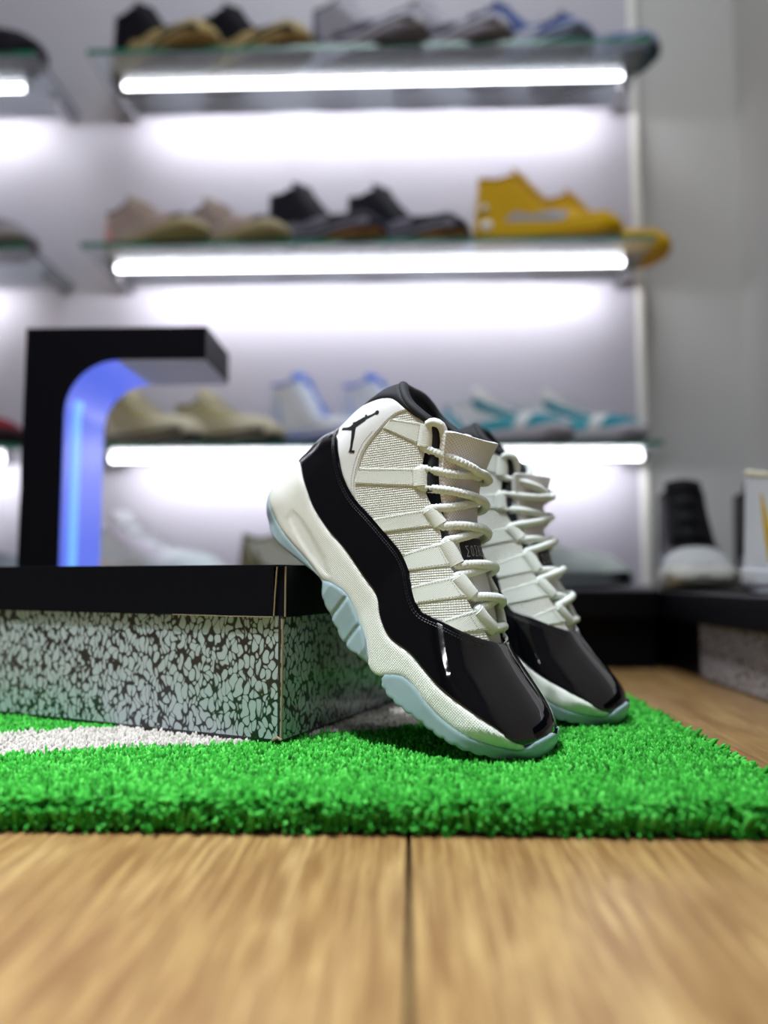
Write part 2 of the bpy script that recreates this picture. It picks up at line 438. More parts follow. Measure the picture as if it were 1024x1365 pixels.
MIDSOLE_W = mat_rib('white_midsole_foam', srgb(230, 231, 226), 1.5, 1.3, .0003, .5, .1)
ICE = mat_ice()
ROPE = mat_rope()
THREAD_K = plain('black_thread', srgb(16, 16, 22), .5)
THREAD_W = plain('pale_thread', srgb(168, 170, 160), .7)
INK = plain('black_print', srgb(12, 12, 20), .5)
CARDBOARD = plain('raw_cardboard', srgb(150, 132, 104), .9, grain=.0004, gscale=700)
BOX_LID = plain('black_printed_card', srgb(7, 8, 17), .5, spec=.12, grain=.0001, gscale=500)
ELEPHANT = mat_elephant('crackle_printed_card')
ELEPHANT_S = mat_elephant('grey_crackle_panel', .8, srgb(196, 196, 204))
def mat_glass():
    t = NT('shelf_glass'); b = t.b
    b.inputs['Base Color'].default_value = (.86, .93, .97, 1); b.inputs['Transmission Weight'].default_value = 1; b.inputs['Roughness'].default_value = .22; b.inputs['IOR'].default_value = 1.5
    return t.m
GLASS = mat_glass()
GLASS_EDGE = plain('green_glass_edge', srgb(24, 112, 88), .2, coat=.4)
CHROME = plain('brushed_steel', srgb(170, 170, 172), .25, metal=1)
TUBE_M = plain('led_tube', srgb(240, 240, 240), .4, emis=(.95, .95, 1, 1), estr=12)

# ---------------------------------------------------------------- the room
fl = MB(); fl.box(-2.6, .775, -2.4, 1.75, -.03, -.006)
floor = structure(fl.build('floor', BLACK_MATT, smooth=False))
W_ = .24
for i, x in enumerate(np.arange(-2.4, .7, W_)):
    y = -2.4+[0, -.55, -.2, -.85][i % 4]
    while y < 1.75:
        y0 = max(y, -2.4); y1 = min(y+1.85, 1.75)
        if y1-y0 > .05:
            p = MB(); x1 = min(x+W_, .775)
            p.box(.0011, x1-x-.0011, 0.0008, y1-y0-.0008, -.008, 0)
            o = p.build('plank', WOOD, floor, smooth=False, bevel=.0012); o.location = (x, y0, 0)
        y += 1.85
def wall(name, x0, x1, y0, y1, z0, z1, m=WALL):
    b = MB(); b.box(x0, x1, y0, y1, z0, z1); return structure(b.build(name, m, smooth=False))
wall('wall_back', -2.7, .875, 1.75, 1.85, -.03, 2.7)
wall('wall_right', .775, .875, -2.4, 1.75, -.03, 2.7)
wall('wall_left', -2.7, -2.6, -2.4, 1.75, -.03, 2.7, WALL_DARK)
wall('wall_front', -2.7, .875, -2.5, -2.4, -.03, 2.7, WALL_DARK)
wall('ceiling', -2.7, .875, -2.5, 1.85, 2.7, 2.8)
wall('trim_1', -2.2, .520, 1.725, 1.75, 0, 2.45, PANEL)           # white display board on the back wall
b = MB(); b.box(.520, .538, 1.718, 1.75, 0, 2.45); structure(b.build('trim_2', plain('white_edge_profile', srgb(236, 235, 228), .35, var=.02), smooth=False, bevel=.004))

# ---------------------------------------------------------------- glass shelves with light tubes
def shelf(x0, x1, z, label, tube=(0, 0), clamps=()):
    t = thing('glass_shelf', label, 'shelf', ((x0+x1)/2, 1.61, z), group='lit glass wall shelves')
    c = (x0+x1)/2
    g = MB(); g.box(x0-c, x1-c, -.106, .114, -.010, 0); g.build('glass_panel', GLASS, t, smooth=False, bevel=.001)
    g = MB(); g.box(x0-c, x1-c, -.1075, -.1063, -.010, 0); g.build('front_edge', GLASS_EDGE, t, smooth=False)
    if tube[1] > tube[0]:
        g = MB(); g.tube([(tube[0]-c, -.01, -.0165), (tube[1]-c, -.01, -.0165)], .006, 14); g.build('light_tube', TUBE_M, t)
        l = bpy.data.lights.new('led_strip_light', 'AREA'); l.shape = 'RECTANGLE'; l.size = tube[1]-tube[0]; l.size_y = .010; l.energy = 1.9*(tube[1]-tube[0]); l.color = (.95, .95, 1)
        lo = bpy.data.objects.new('led_strip_light', l); COL.objects.link(lo); lo.parent = t; lo.location = ((tube[0]+tube[1])/2-c, .004, -.0245); lo.rotation_euler = (R(66), 0, 0)   # the side of the strip that shines on the wall
        for e in tube:
            g = MB(); s_ = 1 if e == tube[1] else -1
            g.tube([(e-c, -.01, -.0165), (e-c+s_*.012, -.01, -.0165)], .0068, 14); g.build('tube_cap', CHROME, t)
    for x in clamps:
        g = MB(); g.tube([(x-c, .114, -.0165), (x-c, .07, -.0165)], .012, 16); g.tube([(x-c, .07, -.0165), (x-c, .055, -.0165)], [.012, .007], 16)
        g.build('shelf_clamp', CHROME, t)
        g = MB(); g.box(x-c-.012, x-c+.012, .02, .112, -.024, -.0105); g.build('bracket', CHROME, t, smooth=False, bevel=.003)
SH = dict(top=1.240, mid=.823, low=.406)
shelf(-.67, .50, SH['top'], 'topmost lit glass shelf, carrying black and tan, grey and blue sneakers', (-.625, .466), (-.645, .48))
shelf(-.67, .50, SH['mid'], 'lit glass shelf under the beige, navy and yellow sneakers', (-.63, .458), (-.645, .48))
shelf(-.67, .50, SH['low'], 'lit glass shelf under the tan, blue and white, and teal sneakers', (-.63, .486), (-.645, .49))
shelf(-1.7, -.78, SH['top'], 'glass shelf cut by the left edge, under the black toe', (-1.6, -.85), (-.80,))
shelf(-1.7, -.78, SH['mid'], 'glass shelf cut by the left edge, under the grey mauve toe', (-1.6, -.93), (-.80,))
shelf(-1.7, -.78, SH['low'], 'glass shelf cut by the left edge, under the red and black sneaker', (-1.6, -.86), (-.80,))

# ---------------------------------------------------------------- low black plinths
t = thing('display_plinth', 'low black display plinth running along the back wall', 'plinth', (-.9, 1.47, 0))
b = MB(); b.box(-1.3, 1.279, -.265, .25, 0, .078); b.build('base', BLACK_MATT, t, smooth=False, bevel=.002)
b = MB(); b.box(-1.3, 1.279, -.285, .25, .0785, .12); b.build('top_slab', BLACK_GLOSS, t, smooth=False, bevel=.003)
t = thing('display_plinth', 'low black plinth with grey speckled front panel along the right wall', 'plinth', (.59, 1.1, 0))
b = MB(); b.box(-.180, .18, -.6, .615, 0, .078); b.build('base', BLACK_MATT, t, smooth=False, bevel=.002)
b = MB(); b.box(-.205, .18, -.6, .615, .0785, .12); b.build('top_slab', BLACK_GLOSS, t, smooth=False, bevel=.003)
b = MB(); b.box(-.186, -.1805, -.6, -.01, .002, .077); o = b.build('front_panel', ELEPHANT_S, t, smooth=False, bevel=.001)

# ---------------------------------------------------------------- floating-shoe display stand
t = thing('display_stand', 'black C-shaped floating display stand with blue glowing inner curve', 'display stand', (-.393, 1.065, 0))
def cshape(x0, x1, zt, zi, xi, r, zb, n=10):
    pts = [(x0, 0), (x1, 0), (x1, zb)]
    pts += [(xi+r-r*math.sin(a), zb+r-r*math.cos(a)) for a in np.linspace(0, math.pi/2, n)]
    pts += [(xi+r-r*math.cos(a), zi-r+r*math.sin(a)) for a in np.linspace(0, math.pi/2, n)]
    return pts+[(x1, zi), (x1, zt), (x0, zt)]
X0, X1, XI = -.516+.393, -.270+.393, -.460+.393
poly = cshape(X0, X1, .476, .431, XI, .072, .05)
b = MB()
nP = len(poly)
# front and back plates are cut into quads so that no face is concave
def cplate(mb, y, flip):
    inner = poly[3:-3]; 
    outer = []
    for x, z in inner:
        tz = (z-.05)/(.431-.05)
        outer.append((X0, min(max(.476*tz, 0), .476)) )
    vs = [(x, y, z) for x, z in inner]+[(x, y, z) for x, z in outer]; k = len(inner)
    fs = [(i, i+1, k+i+1, k+i) for i in range(k-1)]
    mb.add(vs, fs)
    mb.add([(X0, y, 0), (X1, y, 0), (X1, y, .05), (inner[0][0], y, .05)], [(0, 1, 2, 3)])
    mb.add([(X0, y, .476), (X1, y, .476), (X1, y, .431), (inner[-1][0], y, .431)], [(0, 1, 2, 3)])
cplate(b, -.065, False); cplate(b, .065, True)
vs = [(x, -.065, z) for x, z in poly]+[(x, .065, z) for x, z in poly]
b.add(vs, [(i, (i+1) % nP, nP+(i+1) % nP, nP+i) for i in range(nP)])
b.build('body', plain('black_stand_shell', srgb(4, 4, 11), .45, spec=.08), t, smooth=False)
LINER = NT('blue_led_diffuser'); LINER.b.inputs['Base Color'].default_value = srgb(70, 72, 120); LINER.b.inputs['Roughness'].default_value = .35
LINER.b.inputs['Emission Color'].default_value = (.10, .17, .95, 1); LINER.b.inputs['Emission Strength'].default_value = .8
STRIP = plain('cyan_led_strip', srgb(60, 80, 120), .4, emis=(.16, .47, 1, 1), estr=.95)
ARM_LINER = plain('pale_grey_liner', srgb(170, 170, 190), .35)
inner = poly[3:-3]
def liner(name, pts, y0, y1, e, m):
    b = MB(); n = len(pts); vs = []
    for i, (x, z) in enumerate(pts):
        a = np.array(pts[max(i-1, 0)]); c = np.array(pts[min(i+1, n-1)]); d = (c-a)/np.linalg.norm(c-a); nn = np.array([d[1], -d[0]])
        for yy, k in ((y0, .0002), (y1, .0002), (y1, e), (y0, e)): vs.append((x+nn[0]*k, yy, z+nn[1]*k))
    fs = [(i*4+k, i*4+(k+1) % 4, i*4+4+(k+1) % 4, i*4+4+k) for i in range(n-1) for k in range(4)]+[(0, 1, 2, 3), (4*n-4, 4*n-3, 4*n-2, 4*n-1)]
    b.add(vs, fs); return b.build(name, m, t)
liner('led_diffuser', inner, -.0645, .0645, .0022, LINER.m)
liner('led_strip', inner[2:-7], -.045, -.018, .0036, STRIP)
liner('arm_liner', [inner[-1], (X1-.001, .431)], -.0645, .0645, .0022, ARM_LINER)
liner('foot_liner', [(X1-.001, .05), inner[0]], -.0645, .0645, .0022, ARM_LINER)

# ---------------------------------------------------------------- rug
RUG_Z = .021
WHITE = np.array([(-.62, .42), (-.308, .524), (-.281, .531), (-.221, .552), (-.147, .566), (-.095, .586), (-.067, .608), (-.011, .632), (.022, .655), (.071, .72), (.071, .80), (.0, .90), (-.2, .80), (-.236, .625), (-.32, .604), (-.349, .592), (-.62, .53)])
rug = thing('rug', 'bright green tufted rug with a curved white band under the shoe box', 'rug', (-.2, .68, 0))
RX0, RX1, RY0, RY1 = -.60, .226, .437, .96
GREEN = mat_pile('green_yarn', srgb(24, 88, 22), srgb(46, 146, 44), srgb(94, 198, 86))
WHITEY = mat_pile('white_yarn', srgb(150, 144, 138), srgb(182, 176, 170), srgb(202, 198, 192))
def rugshape(grow):
    r = .02; pts = []
    for cx, cy, a0 in ((RX1-r, RY0+r, -90), (RX1-r, RY1-r, 0), (RX0+r, RY1-r, 90), (RX0+r, RY0+r, 180)):
        for a in np.linspace(a0, a0+90, 7): pts.append((cx+(r+grow)*math.cos(R(a))+.2, cy+(r+grow)*math.sin(R(a))-.68))
    return pts
b = MB(); pp = rugshape(-.002); n = len(pp)
b.add([(x, y, .0006) for x, y in pp]+[(x, y, .006) for x, y in pp], [tuple(range(n))[::-1], tuple(range(n, 2*n))]+[(i, (i+1) % n, n+(i+1) % n, n+i) for i in range(n)])
b.build('backing', plain('black_rug_backing', srgb(18, 20, 16), .9, grain=.0006, gscale=500), rug, smooth=False)
BOXC = np.array([-.0927, .5681]); BU = np.array([.92157, -.38821]); BV = np.array([.38821, .92157])
def tufts(name, m, white):
    st = .0023; xs = np.arange(RX0, RX1, st); ys = np.arange(RY0, RY1, st*.9)
    G = np.array([(x+(st/2 if j % 2 else 0), y) for j, y in enumerate(ys) for x in xs]); G += rng.normal(0, .0007, G.shape)
    G = G[(G[:, 0] < RX1) & (G[:, 1] < RY1) & (G[:, 0] > RX0) & (G[:, 1] > RY0)]
    inw = inside(G+rng.normal(0, .0012, G.shape), WHITE); G = G[inw == white]
    q = G-BOXC; bu = q@BU; bv = q@BV
    G = G[~((bu < -.004) & (bu > -.36) & (bv > .004) & (bv < .256))]
    # leave out what lies far outside the camera's field
    G = G[(np.abs(G[:, 0]+.0) < .12+G[:, 1]*.62)]
    N = len(G); S = 4
    e = np.minimum.reduce([G[:, 0]-RX0, RX1-G[:, 0], G[:, 1]-RY0, RY1-G[:, 1]])
    ed = np.stack([np.where(RX1-G[:, 0] == e, 1, np.where(G[:, 0]-RX0 == e, -1, 0)), np.where(G[:, 1]-RY0 == e, -1, np.where(RY1-G[:, 1] == e, 1, 0))], 1)
    k = np.clip(1-e/.010, 0, 1)
    lump = .5+.5*np.sin(G[:, 0]*140+2*np.sin(G[:, 1]*90))*np.sin(G[:, 1]*170+1.5*np.sin(G[:, 0]*110))
    h = (.0145+rng.normal(0, .0011, N)+.0016*lump)*(1-.30*k)
    lean = rng.normal(0, .0019, (N, 2))+ed*(k*.006)[:, None]
    P0 = np.column_stack([G+ed*(k*.002)[:, None], np.full(N, .005)]); D = np.column_stack([lean, h])
    P0[:, 2] -= .002*k
    # outward tufts on the cut edges
    E0 = []; E1 = []
    for (ax, ay, bx, by, ox, oy) in ((RX0, RY0, RX1, RY0, 0, -1), (RX1, RY0, RX1, RY1, 1, 0), (RX0, RY1, RX1, RY1, 0, 1), (RX0, RY0, RX0, RY1, -1, 0)):
        L_ = math.hypot(bx-ax, by-ay); n_ = int(L_/.0021)*6
        t_ = rng.uniform(0, 1, n_); q = np.column_stack([ax+(bx-ax)*t_-ox*.004, ay+(by-ay)*t_-oy*.004])
        inside_ = inside(q, WHITE) == white; q = q[inside_]; m_ = len(q); zz = rng.uniform(.004, .0165, m_)
        E0.append(np.column_stack([q, zz]))
        E1.append(np.column_stack([np.full(m_, ox)*.0055, np.full(m_, oy)*.0085, (zz-.010)*.45])+rng.normal(0, .0017, (m_, 3)))
    E0 = np.vstack(E0); E1 = np.vstack(E1); ok = np.abs(E0[:, 0]) < .12+E0[:, 1]*.62; E0 = E0[ok]; E1 = E1[ok]
    P0 = np.vstack([P0, E0]); D = np.vstack([D, E1]); N = len(P0)
    dn = D/np.linalg.norm(D, axis=1)[:, None]; ref = np.where(np.abs(dn[:, 2:3]) > .7, np.array([[1., 0, 0]]), np.array([[0, 0, 1.]]))
    b1 = np.cross(dn, ref); b1 /= np.linalg.norm(b1, axis=1)[:, None]; b2 = np.cross(dn, b1)
    rad = rng.uniform(.0011, .0018, N); ph = rng.uniform(0, 6.28, N)
    V = np.zeros((N, 3*S+1, 3))
    for s in range(S):
        a = ph+2*math.pi*s/S; cs = b1*np.cos(a)[:, None]+b2*np.sin(a)[:, None]; j1 = rng.uniform(.75, 1.25, N)
        V[:, s] = P0+cs*(rad*.8)[:, None]
        V[:, S+s] = P0+D*(.66+rng.normal(0, .04, N))[:, None]+cs*(rad*j1)[:, None]
        V[:, 2*S+s] = P0+D*(.93+rng.normal(0, .03, N))[:, None]+cs*(rad*j1*.78)[:, None]
    V[:, 3*S] = P0+D*1.02
    V[:, :, 0] += .2; V[:, :, 1] -= .68
    tri = []
    for s in range(S):
        u = (s+1) % S; tri += [(s, u, S+u), (s, S+u, S+s), (S+s, S+u, 2*S+u), (S+s, 2*S+u, 2*S+s), (2*S+s, 2*S+u, 3*S)]
    T = np.array(tri); F = (T[None]+(np.arange(N)*(3*S+1))[:, None, None]).reshape(-1, 3)
    me = bpy.data.meshes.new(name); me.vertices.add(N*(3*S+1)); me.vertices.foreach_set('co', V.ravel())
    me.loops.add(F.size); me.loops.foreach_set('vertex_index', F.ravel().astype(np.int32))
    me.polygons.add(len(F)); me.polygons.foreach_set('loop_start', np.arange(0, F.size, 3, dtype=np.int32)); me.polygons.foreach_set('loop_total', np.full(len(F), 3, dtype=np.int32))
    me.polygons.foreach_set('use_smooth', [True]*len(F)); me.update(calc_edges=True)
    at = me.attributes.new('shade', 'FLOAT', 'POINT')
    at.data.foreach_set('value', np.repeat(np.clip(rng.normal(.5, .22, N), 0, 1), 3*S+1).astype(np.float32))
    me.materials.append(m); o = bpy.data.objects.new(name, me); COL.objects.link(o); o.parent = rug; o['kind'] = 'stuff'
    return o
tufts('green_pile', GREEN, False)
o = tufts('white_pile', WHITEY, True); o['label'] = 'white pile band'

# ---------------------------------------------------------------- shoe box
BR = math.atan2(-.38821, .92157)
t = thing('shoe_box', 'black-lidded shoe box printed with grey crackle pattern, lying on the green rug', 'shoe box', (BOXC[0], BOXC[1], RUG_Z-.001), (0, 0, BR))
b = MB(); b.box(-.358, 0, .0, .258, 0, .100); b.build('body', ELEPHANT, t, smooth=False, bevel=.0008)
b = MB()
ov = .0030
b.box(-.358-ov, -.0062, -ov, -ov+.0016, .0915, .1292)                 # front flap, stops short of the split corner
b.box(-.358-ov, ov, -ov, .258+ov, .1285, .1302)                       # top
b.box(ov-.0016, ov, -.0008, .258+ov, .0915, .1292)                    # end flap
b.box(-.358-ov, -.358-ov+.0016, -ov, .258+ov, .0915, .1292)
b.box(-.358-ov, ov, .258+ov-.0016, .258+ov, .0915, .1292)
b.box(-.012, ov-.0016, -.0006, .0012, .0925, .1285)                   # inner tuck seen through the split
b.build('lid', BOX_LID, t, smooth=False, bevel=.0004)
b = MB()
b.tube([(-.0058, -ov+.0002, .0925), (-.0048, -ov+.0002, .110), (-.0034, -ov+.0002, .1285)], .0006, 6)
b.tube([(ov-.0002, -.0010, .0920), (ov-.0002, -.0010, .1290)], .0007, 6)
b.tube([(.0002, -.0002, .090), (.0004, -.0003, .06), (.0002, -.0002, .004)], .0009, 6)
b.tube([(-.007, -.0005, .002), (-.003, -.0008, .0045), (.0006, -.0006, .003)], .0011, 6)
b.tube([(-.10, -ov, .0915), (-.04, -ov, .0914), (-.0062, -ov, .0916)], .0003, 5)
b.build('worn_edge', CARDBOARD, t)['label'] = 'frayed raw cardboard edge'

# ---------------------------------------------------------------- the pair of black and white high-tops
OUT_BOT = [(-29.5, 16.8), (-16.7, 9.2), (8.8, 6.9), (32.3, 8.6), (50.1, 10.5), (59.5, 9.6), (68.5, 2.0), (85.6, -5.3), (105.7, -11.5), (126.5, -9.0), (137.3, -9.5), (144.5, -8.5), (148.9, -12.5), (162.2, -13.4), (182.9, -9.2), (200.3, -6.6), (217.1, -1.7), (229.8, 3.4), (243, 9.2), (250.8, 14.0), (255.6, 23.0), (253.6, 32.6)]
OUT_TOP = [(-35.6, 33.0), (-22.3, 24.8), (6.3, 16.7), (38.2, 13.5), (58.2, 10.9), (65.8, 14.0), (81.4, 16.2), (99.6, 10.2), (115.4, 2.6), (126.5, -5.9), (137.3, -9.4), (144.1, -4.8), (154.6, 4.1), (167.2, 5.7), (181.3, 4.3), (196.5, 4.4), (214.8, 7.9), (232.0, 14.5), (241.1, 19.7), (245.3, 23.5), (247.8, 29.9), (250.6, 35.2)]
MID_TOP = [(-32.0, 60.5), (-18, 63.5), (-1.8, 56.5), (16.1, 47.4), (37.8, 41.8), (59.2, 39.5), (83.8, 34.3), (101.6, 30.5), (113.9, 21.5), (129.5, 16), (149.2, 18.9), (167.1, 17.9), (185.8, 17.7), (210.2, 21.0), (224.7, 23.0), (235.7, 23.6), (244.3, 25.0)]
RAND_TOP = [(-18.2, 103.0), (-8.1, 102.8), (8.4, 90.7), (22.4, 80.6), (39.8, 74.2), (61.6, 71.9), (79.9, 69.6), (93.8, 67.5), (107.7, 62.4), (115.5, 56.5), (126.6, 49.2), (137, 47.2), (151.9, 51.7), (168.7, 55.5), (183.0, 58.7), (187.2, 58.8)]
BACK = [(-16, 5), (-26, 12), (-32.5, 21), (-35.6, 30), (-36, 38), (-34.6, 48), (-32, 60.5), (-28, 75), (-25, 90), (-18.2, 103), (-14.0, 124), (-8, 140), (-3.5, 151), (3, 160.5), (10, 174)]
FRONT = [(70, 176), (77, 160), (87, 142), (108.5, 119.4), (135, 98.3), (162.2, 78.4), (187.2, 58.8), (206.8, 51.6), (224.9, 46.8), (238.5, 42.6), (247.6, 38.0), (253.0, 32.8), (255.8, 24), (253.5, 17), (247, 9.5)]
THROAT = [(49.2, 151.6), (57.2, 143.7), (63.9, 130.1), (72.2, 118.3), (85.4, 109.8), (99.2, 103.4), (118.3, 89.6), (140.2, 78.6), (166.0, 67.2), (181, 59.5)]
SEAM = [(32.4, 149.8), (27.0, 141.6), (24.7, 132.6), (23.6, 122.0), (23.0, 110.7), (24.7, 101.0), (28.0, 92.6), (33.2, 83.0), (41.6, 74.5), (49.2, 70.9)]
COLLB = [(-14.0, 124.2), (-4, 134.0), (5.5, 143.0), (13.5, 148.2), (20.8, 149.6), (29.0, 149.4), (38.5, 149.5), (49.2, 151.6)]
COLLT = [(3, 160.5), (7.5, 161.6), (14.1, 159.6), (26.6, 154.9), (36.1, 153.6), (50, 153.4)]
STRAPS = [[(24.8, 128.2), (25.3, 137.2), (50, 150.5), (58.6, 135.9)], [(33.0, 82.3), (28.0, 93.7), (66.7, 122.0), (75.5, 112.2)], [(72.4, 66.7), (61.1, 71.0), (90.3, 102.9), (104.3, 99.2)],
          [(108.5, 60.7), (97.2, 67.0), (114.5, 92.6), (131.7, 85.4)], [(128.6, 47.5), (117.8, 54.2), (137.0, 79.9), (153.6, 75.2)], [(166.3, 54.0), (150.8, 50.9), (161.8, 70.1), (176.6, 64.3)]]
Wt = [(-40, 33), (0, 36), (50, 36), (100, 37.5), (140, 43), (180, 49.5), (212, 51.5), (260, 50)]
LAST = Last(BACK, FRONT, 34, 44, Wt)
def scallop(pts, a0, a1, period, depth):
    P = line(pts, 1.0); out = []; s = 0
    for i, p in enumerate(P):
        if i: s += np.linalg.norm(p-P[i-1])
        d = P[min(i+1, len(P)-1)]-P[max(i-1, 0)]; d = d/max(np.linalg.norm(d), 1e-6)
        k = depth*(1-abs(math.sin(math.pi*s/period))**.7) if a0 < p[0] < a1 else 0
        out.append(p+np.array([-d[1], d[0]])*k)
    return np.array(out)
def smooth2(pts, step=2.5):
    p = np.array(pts, float); L = np.linalg.norm(np.diff(p, axis=0), axis=1).sum()
    return cr(pts, max(4, int(L/step)))
def glyph(mb, strokes, origin, ex, ey, nrm, h, wd):
    for st in strokes:
        for a, c in zip(st[:-1], st[1:]):
            A_ = origin+ex*a[0]*h*.4+ey*a[1]*h; B_ = origin+ex*c[0]*h*.4+ey*c[1]*h
            d = (B_-A_).normalized(); s_ = d.cross(nrm)*wd
            A_ = A_-d*wd*.6; B_ = B_+d*wd*.6
            mb.add([A_-s_, B_-s_, B_+s_, A_+s_], [(0, 1, 2, 3)])
def high_top(label, loc, rot, mirror):
    T = thing('high_top_sneaker', label, 'sneaker', loc, rot, None)
    bd = lambda mb, name, m, par=T, **k: mb.build(name, m, par, mirror=mirror, **k)
    ob = smooth2(OUT_BOT, 2.0); ot = smooth2(OUT_TOP, 2.0)
    # outsole: heel pod and forefoot pod, each of clear rubber
    ih = [p for p in ob if p[0] <= 136]; it = [p for p in ot if p[0] <= 136 and True]
    ih = np.array([p for p in ob if p[0] < 128.5]); itp = np.array([p for p in ot if p[0] < 128.0])
    heel = np.vstack([scallop(ih, 70, 124, 13, 1.3), itp[::-1], [(-35.9, 30)]])
    def pod(V):
        k = np.clip((V[:, 0]-60)/8, 0, 1)*np.clip((128-V[:, 0])/8, 0, 1)
        return k*(2.6-1.3*np.exp(-((V[:, 0]-84)/1.6)**2)-1.3*np.exp(-((V[:, 0]-106)/1.6)**2))
    mb = MB(); LAST.patch(mb, heel, 1.6, 3, step=2.0, puff=.8, pr=2.5, bulge=pod, cap=lambda p: seg_dist(np.array([p]), ih)[0][0] < 2.2); bd(mb, 'heel_outsole', ICE)
    fb = np.array([p for p in ob if p[0] > 143.5 or (p[1] > 12 and p[0] > 240)]); ft = np.array([p for p in ot if p[0] > 143.5])
    fore = np.vstack([scallop(fb, 146, 236, 9, 1.5), ft[::-1]])
    mb = MB(); LAST.patch(mb, fore, 2.4, 3, step=3, puff=.8, pr=3, cap=lambda p: seg_dist(np.array([p]), fb)[0][0] < 2.4); bd(mb, 'forefoot_outsole', ICE)
    # midsole
    mt = smooth2(MID_TOP, 2.2); arch = np.array([(128.3, -8.6), (133, -10.4), (137.5, -10.2), (141.5, -8.6)])
    lo = np.vstack([itp[1:], arch, [p for p in ft if p[0] <= 246]])
    grooveP = np.array([(1.1, 36.7), (15.3, 36.0), (30.8, 31.9), (50.2, 25.8), (66.6, 16.3), (54.2, 14.5), (39.2, 16.4), (25.5, 18.8), (4.2, 26.5)])
    def groove(V):
        d, _ = seg_dist(V, np.vstack([grooveP, grooveP[:1]])); return np.where(inside(V, grooveP), -np.clip(d/3.5, 0, 1)*.8, 0)
    mid = np.vstack([[(-35.6, 33.0), (-36, 38), (-34.6, 48)], mt, lo[::-1]])
    mb = MB(); LAST.patch(mb, mid, 1.3, 5, puff=1.2, pr=5, step=2.6, bulge=groove, cap=lambda p: 127 < p[0] < 144 and p[1] < -6); bd(mb, 'midsole', MIDSOLE_W)
    # patent rand
    rt = smooth2(RAND_TOP, 2.0); fr = np.array([p for p in cr(FRONT, 140) if p[0] > 188.5 and p[1] > 31])
    rand = np.vstack([mt, [(247, 27.5), (250, 29.5)], fr[::-1], rt[::-1], [(-25, 90), (-28, 75)]])
    mb = MB(); LAST.patch(mb, rand, .6, 2.2, puff=.7, pr=2.2, step=2.6); rnd = bd(mb, 'patent_rand', PATENT)
    sc_ = [(-31.2, 62)]+[(-27.2+12*k+rng.uniform(0, 1.8), 66+36*k) for k in np.linspace(0, 1, 11)]+[(-18.6, 102.4), (-25.1, 89.5), (-28.2, 75)]
    mb = MB(); LAST.patch(mb, sc_, 1.5, .3, step=2); bd(mb, 'scuffed_edge', plain('scuffed_silver', srgb(168, 168, 180), .45, grain=.0003, gscale=900), rnd)['label'] = 'pale scuffed heel edge'
    # white heel panel with the leaping figure
    hp = np.vstack([rt[[i for i in range(len(rt)) if rt[i][0] < 49]], smooth2(SEAM, 2.5)[::-1], smooth2(COLLB, 2.5)[::-1][[i for i in range(len(smooth2(COLLB, 2.5))) if smooth2(COLLB, 2.5)[::-1][i][0] < 31.5]], [(-16.6, 113)]])
    mb = MB(); LAST.patch(mb, hp, .2, 1.4, puff=.5, pr=2, step=3); hpo = bd(mb, 'heel_panel', LEATHER_W)
    mb = MB()
    def ink(pts): LAST.patch(mb, pts, .95, .25, step=2.0, sides=(-1,))
    def limb(a, b, ra, rb):
        a = np.array(a, float); b = np.array(b, float); d = (b-a)/np.linalg.norm(b-a); n_ = np.array([-d[1], d[0]])*1.3
        ink([a+n_*ra, a-n_*ra, b-n_*rb, b+n_*rb])
    disc = lambda c, r_: ink([(c[0]+r_*math.cos(q), c[1]+r_*math.sin(q)) for q in np.linspace(0, 2*math.pi, 10, endpoint=False)])
    disc((13.0, 134.2), 1.75)
    limb((12.6, 133.4), (10.6, 129.8), .55, .6); limb((10.6, 129.8), (7.0, 124.2), .6, 1.0)
    disc((6.6, 126.9), 1.0)
    limb((7.6, 124.8), (4.0, 117.0), 1.3, 1.7); limb((5.8, 122.6), (3.3, 118.4), .7, .55); limb((3.3, 118.4), (.6, 116.0), .55, .4)
    limb((4.6, 118.2), (1.8, 111.4), 1.7, 1.3); limb((2.6, 112.4), (-1.6, 109.3), 1.2, .8); limb((-1.6, 109.3), (-5.8, 106.6), .8, .9)
    limb((3.6, 115.0), (8.4, 109.2), 1.5, 1.1); limb((8.4, 109.2), (12.8, 102.2), 1.1, .7); limb((12.8, 102.4), (14.6, 98.2), .7, .8); limb((13.6, 98.6), (17.4, 100.9), .6, .8)
    bd(mb, 'logo_print', INK, hpo)
    # mesh quarter
    thr = smooth2(THROAT, 3)
    qp = np.vstack([smooth2(SEAM, 2.5)[::-1]+0, [(40, 149.6)], thr, [(183, 57)], rt[[i for i in range(len(rt)) if 50 < rt[i][0] < 182]][::-1]-np.array([0, 1.0])])
    mb = MB(); LAST.patch(mb, qp, -.5, 2.0, puff=.5, pr=2, step=3.2); bd(mb, 'mesh_quarter', WEAVE)
    # collar
    ct = smooth2(COLLT, 2.5); cb = smooth2(COLLB, 2.5)
    cp = np.vstack([cb, ct[::-1], [(-3.5, 151), (-8, 140)]])
    mb = MB(); LAST.patch(mb, cp, -.6, 2, puff=2.4, pr=5, step=2.4)
    rim = np.vstack([[(3.05, 160.5), (3.3, 160.6), (3.8, 160.8), (4.6, 161.1), (5.8, 161.4)], ct[2:], [(56, 151.5), (64.5, 143), (71.5, 131.5), (76.5, 122), (84, 114)]])
    ctr = MB()
    pl, _ = LAST.path(rim, -2.2, -1); pr_, _ = LAST.path(rim, -2.2, 1)
    full = cr(np.vstack([pl[::-1], pr_[1:]]), 110)
    ctr.tube(full, 0.0042, 12, flat=.85)
    bd(mb, 'collar', BLACK_LIN)
    bd(ctr, 'collar_rim', BLACK_LIN)
    # inside of the shoe: lining wall and insole
    mb = MB(); rows = []
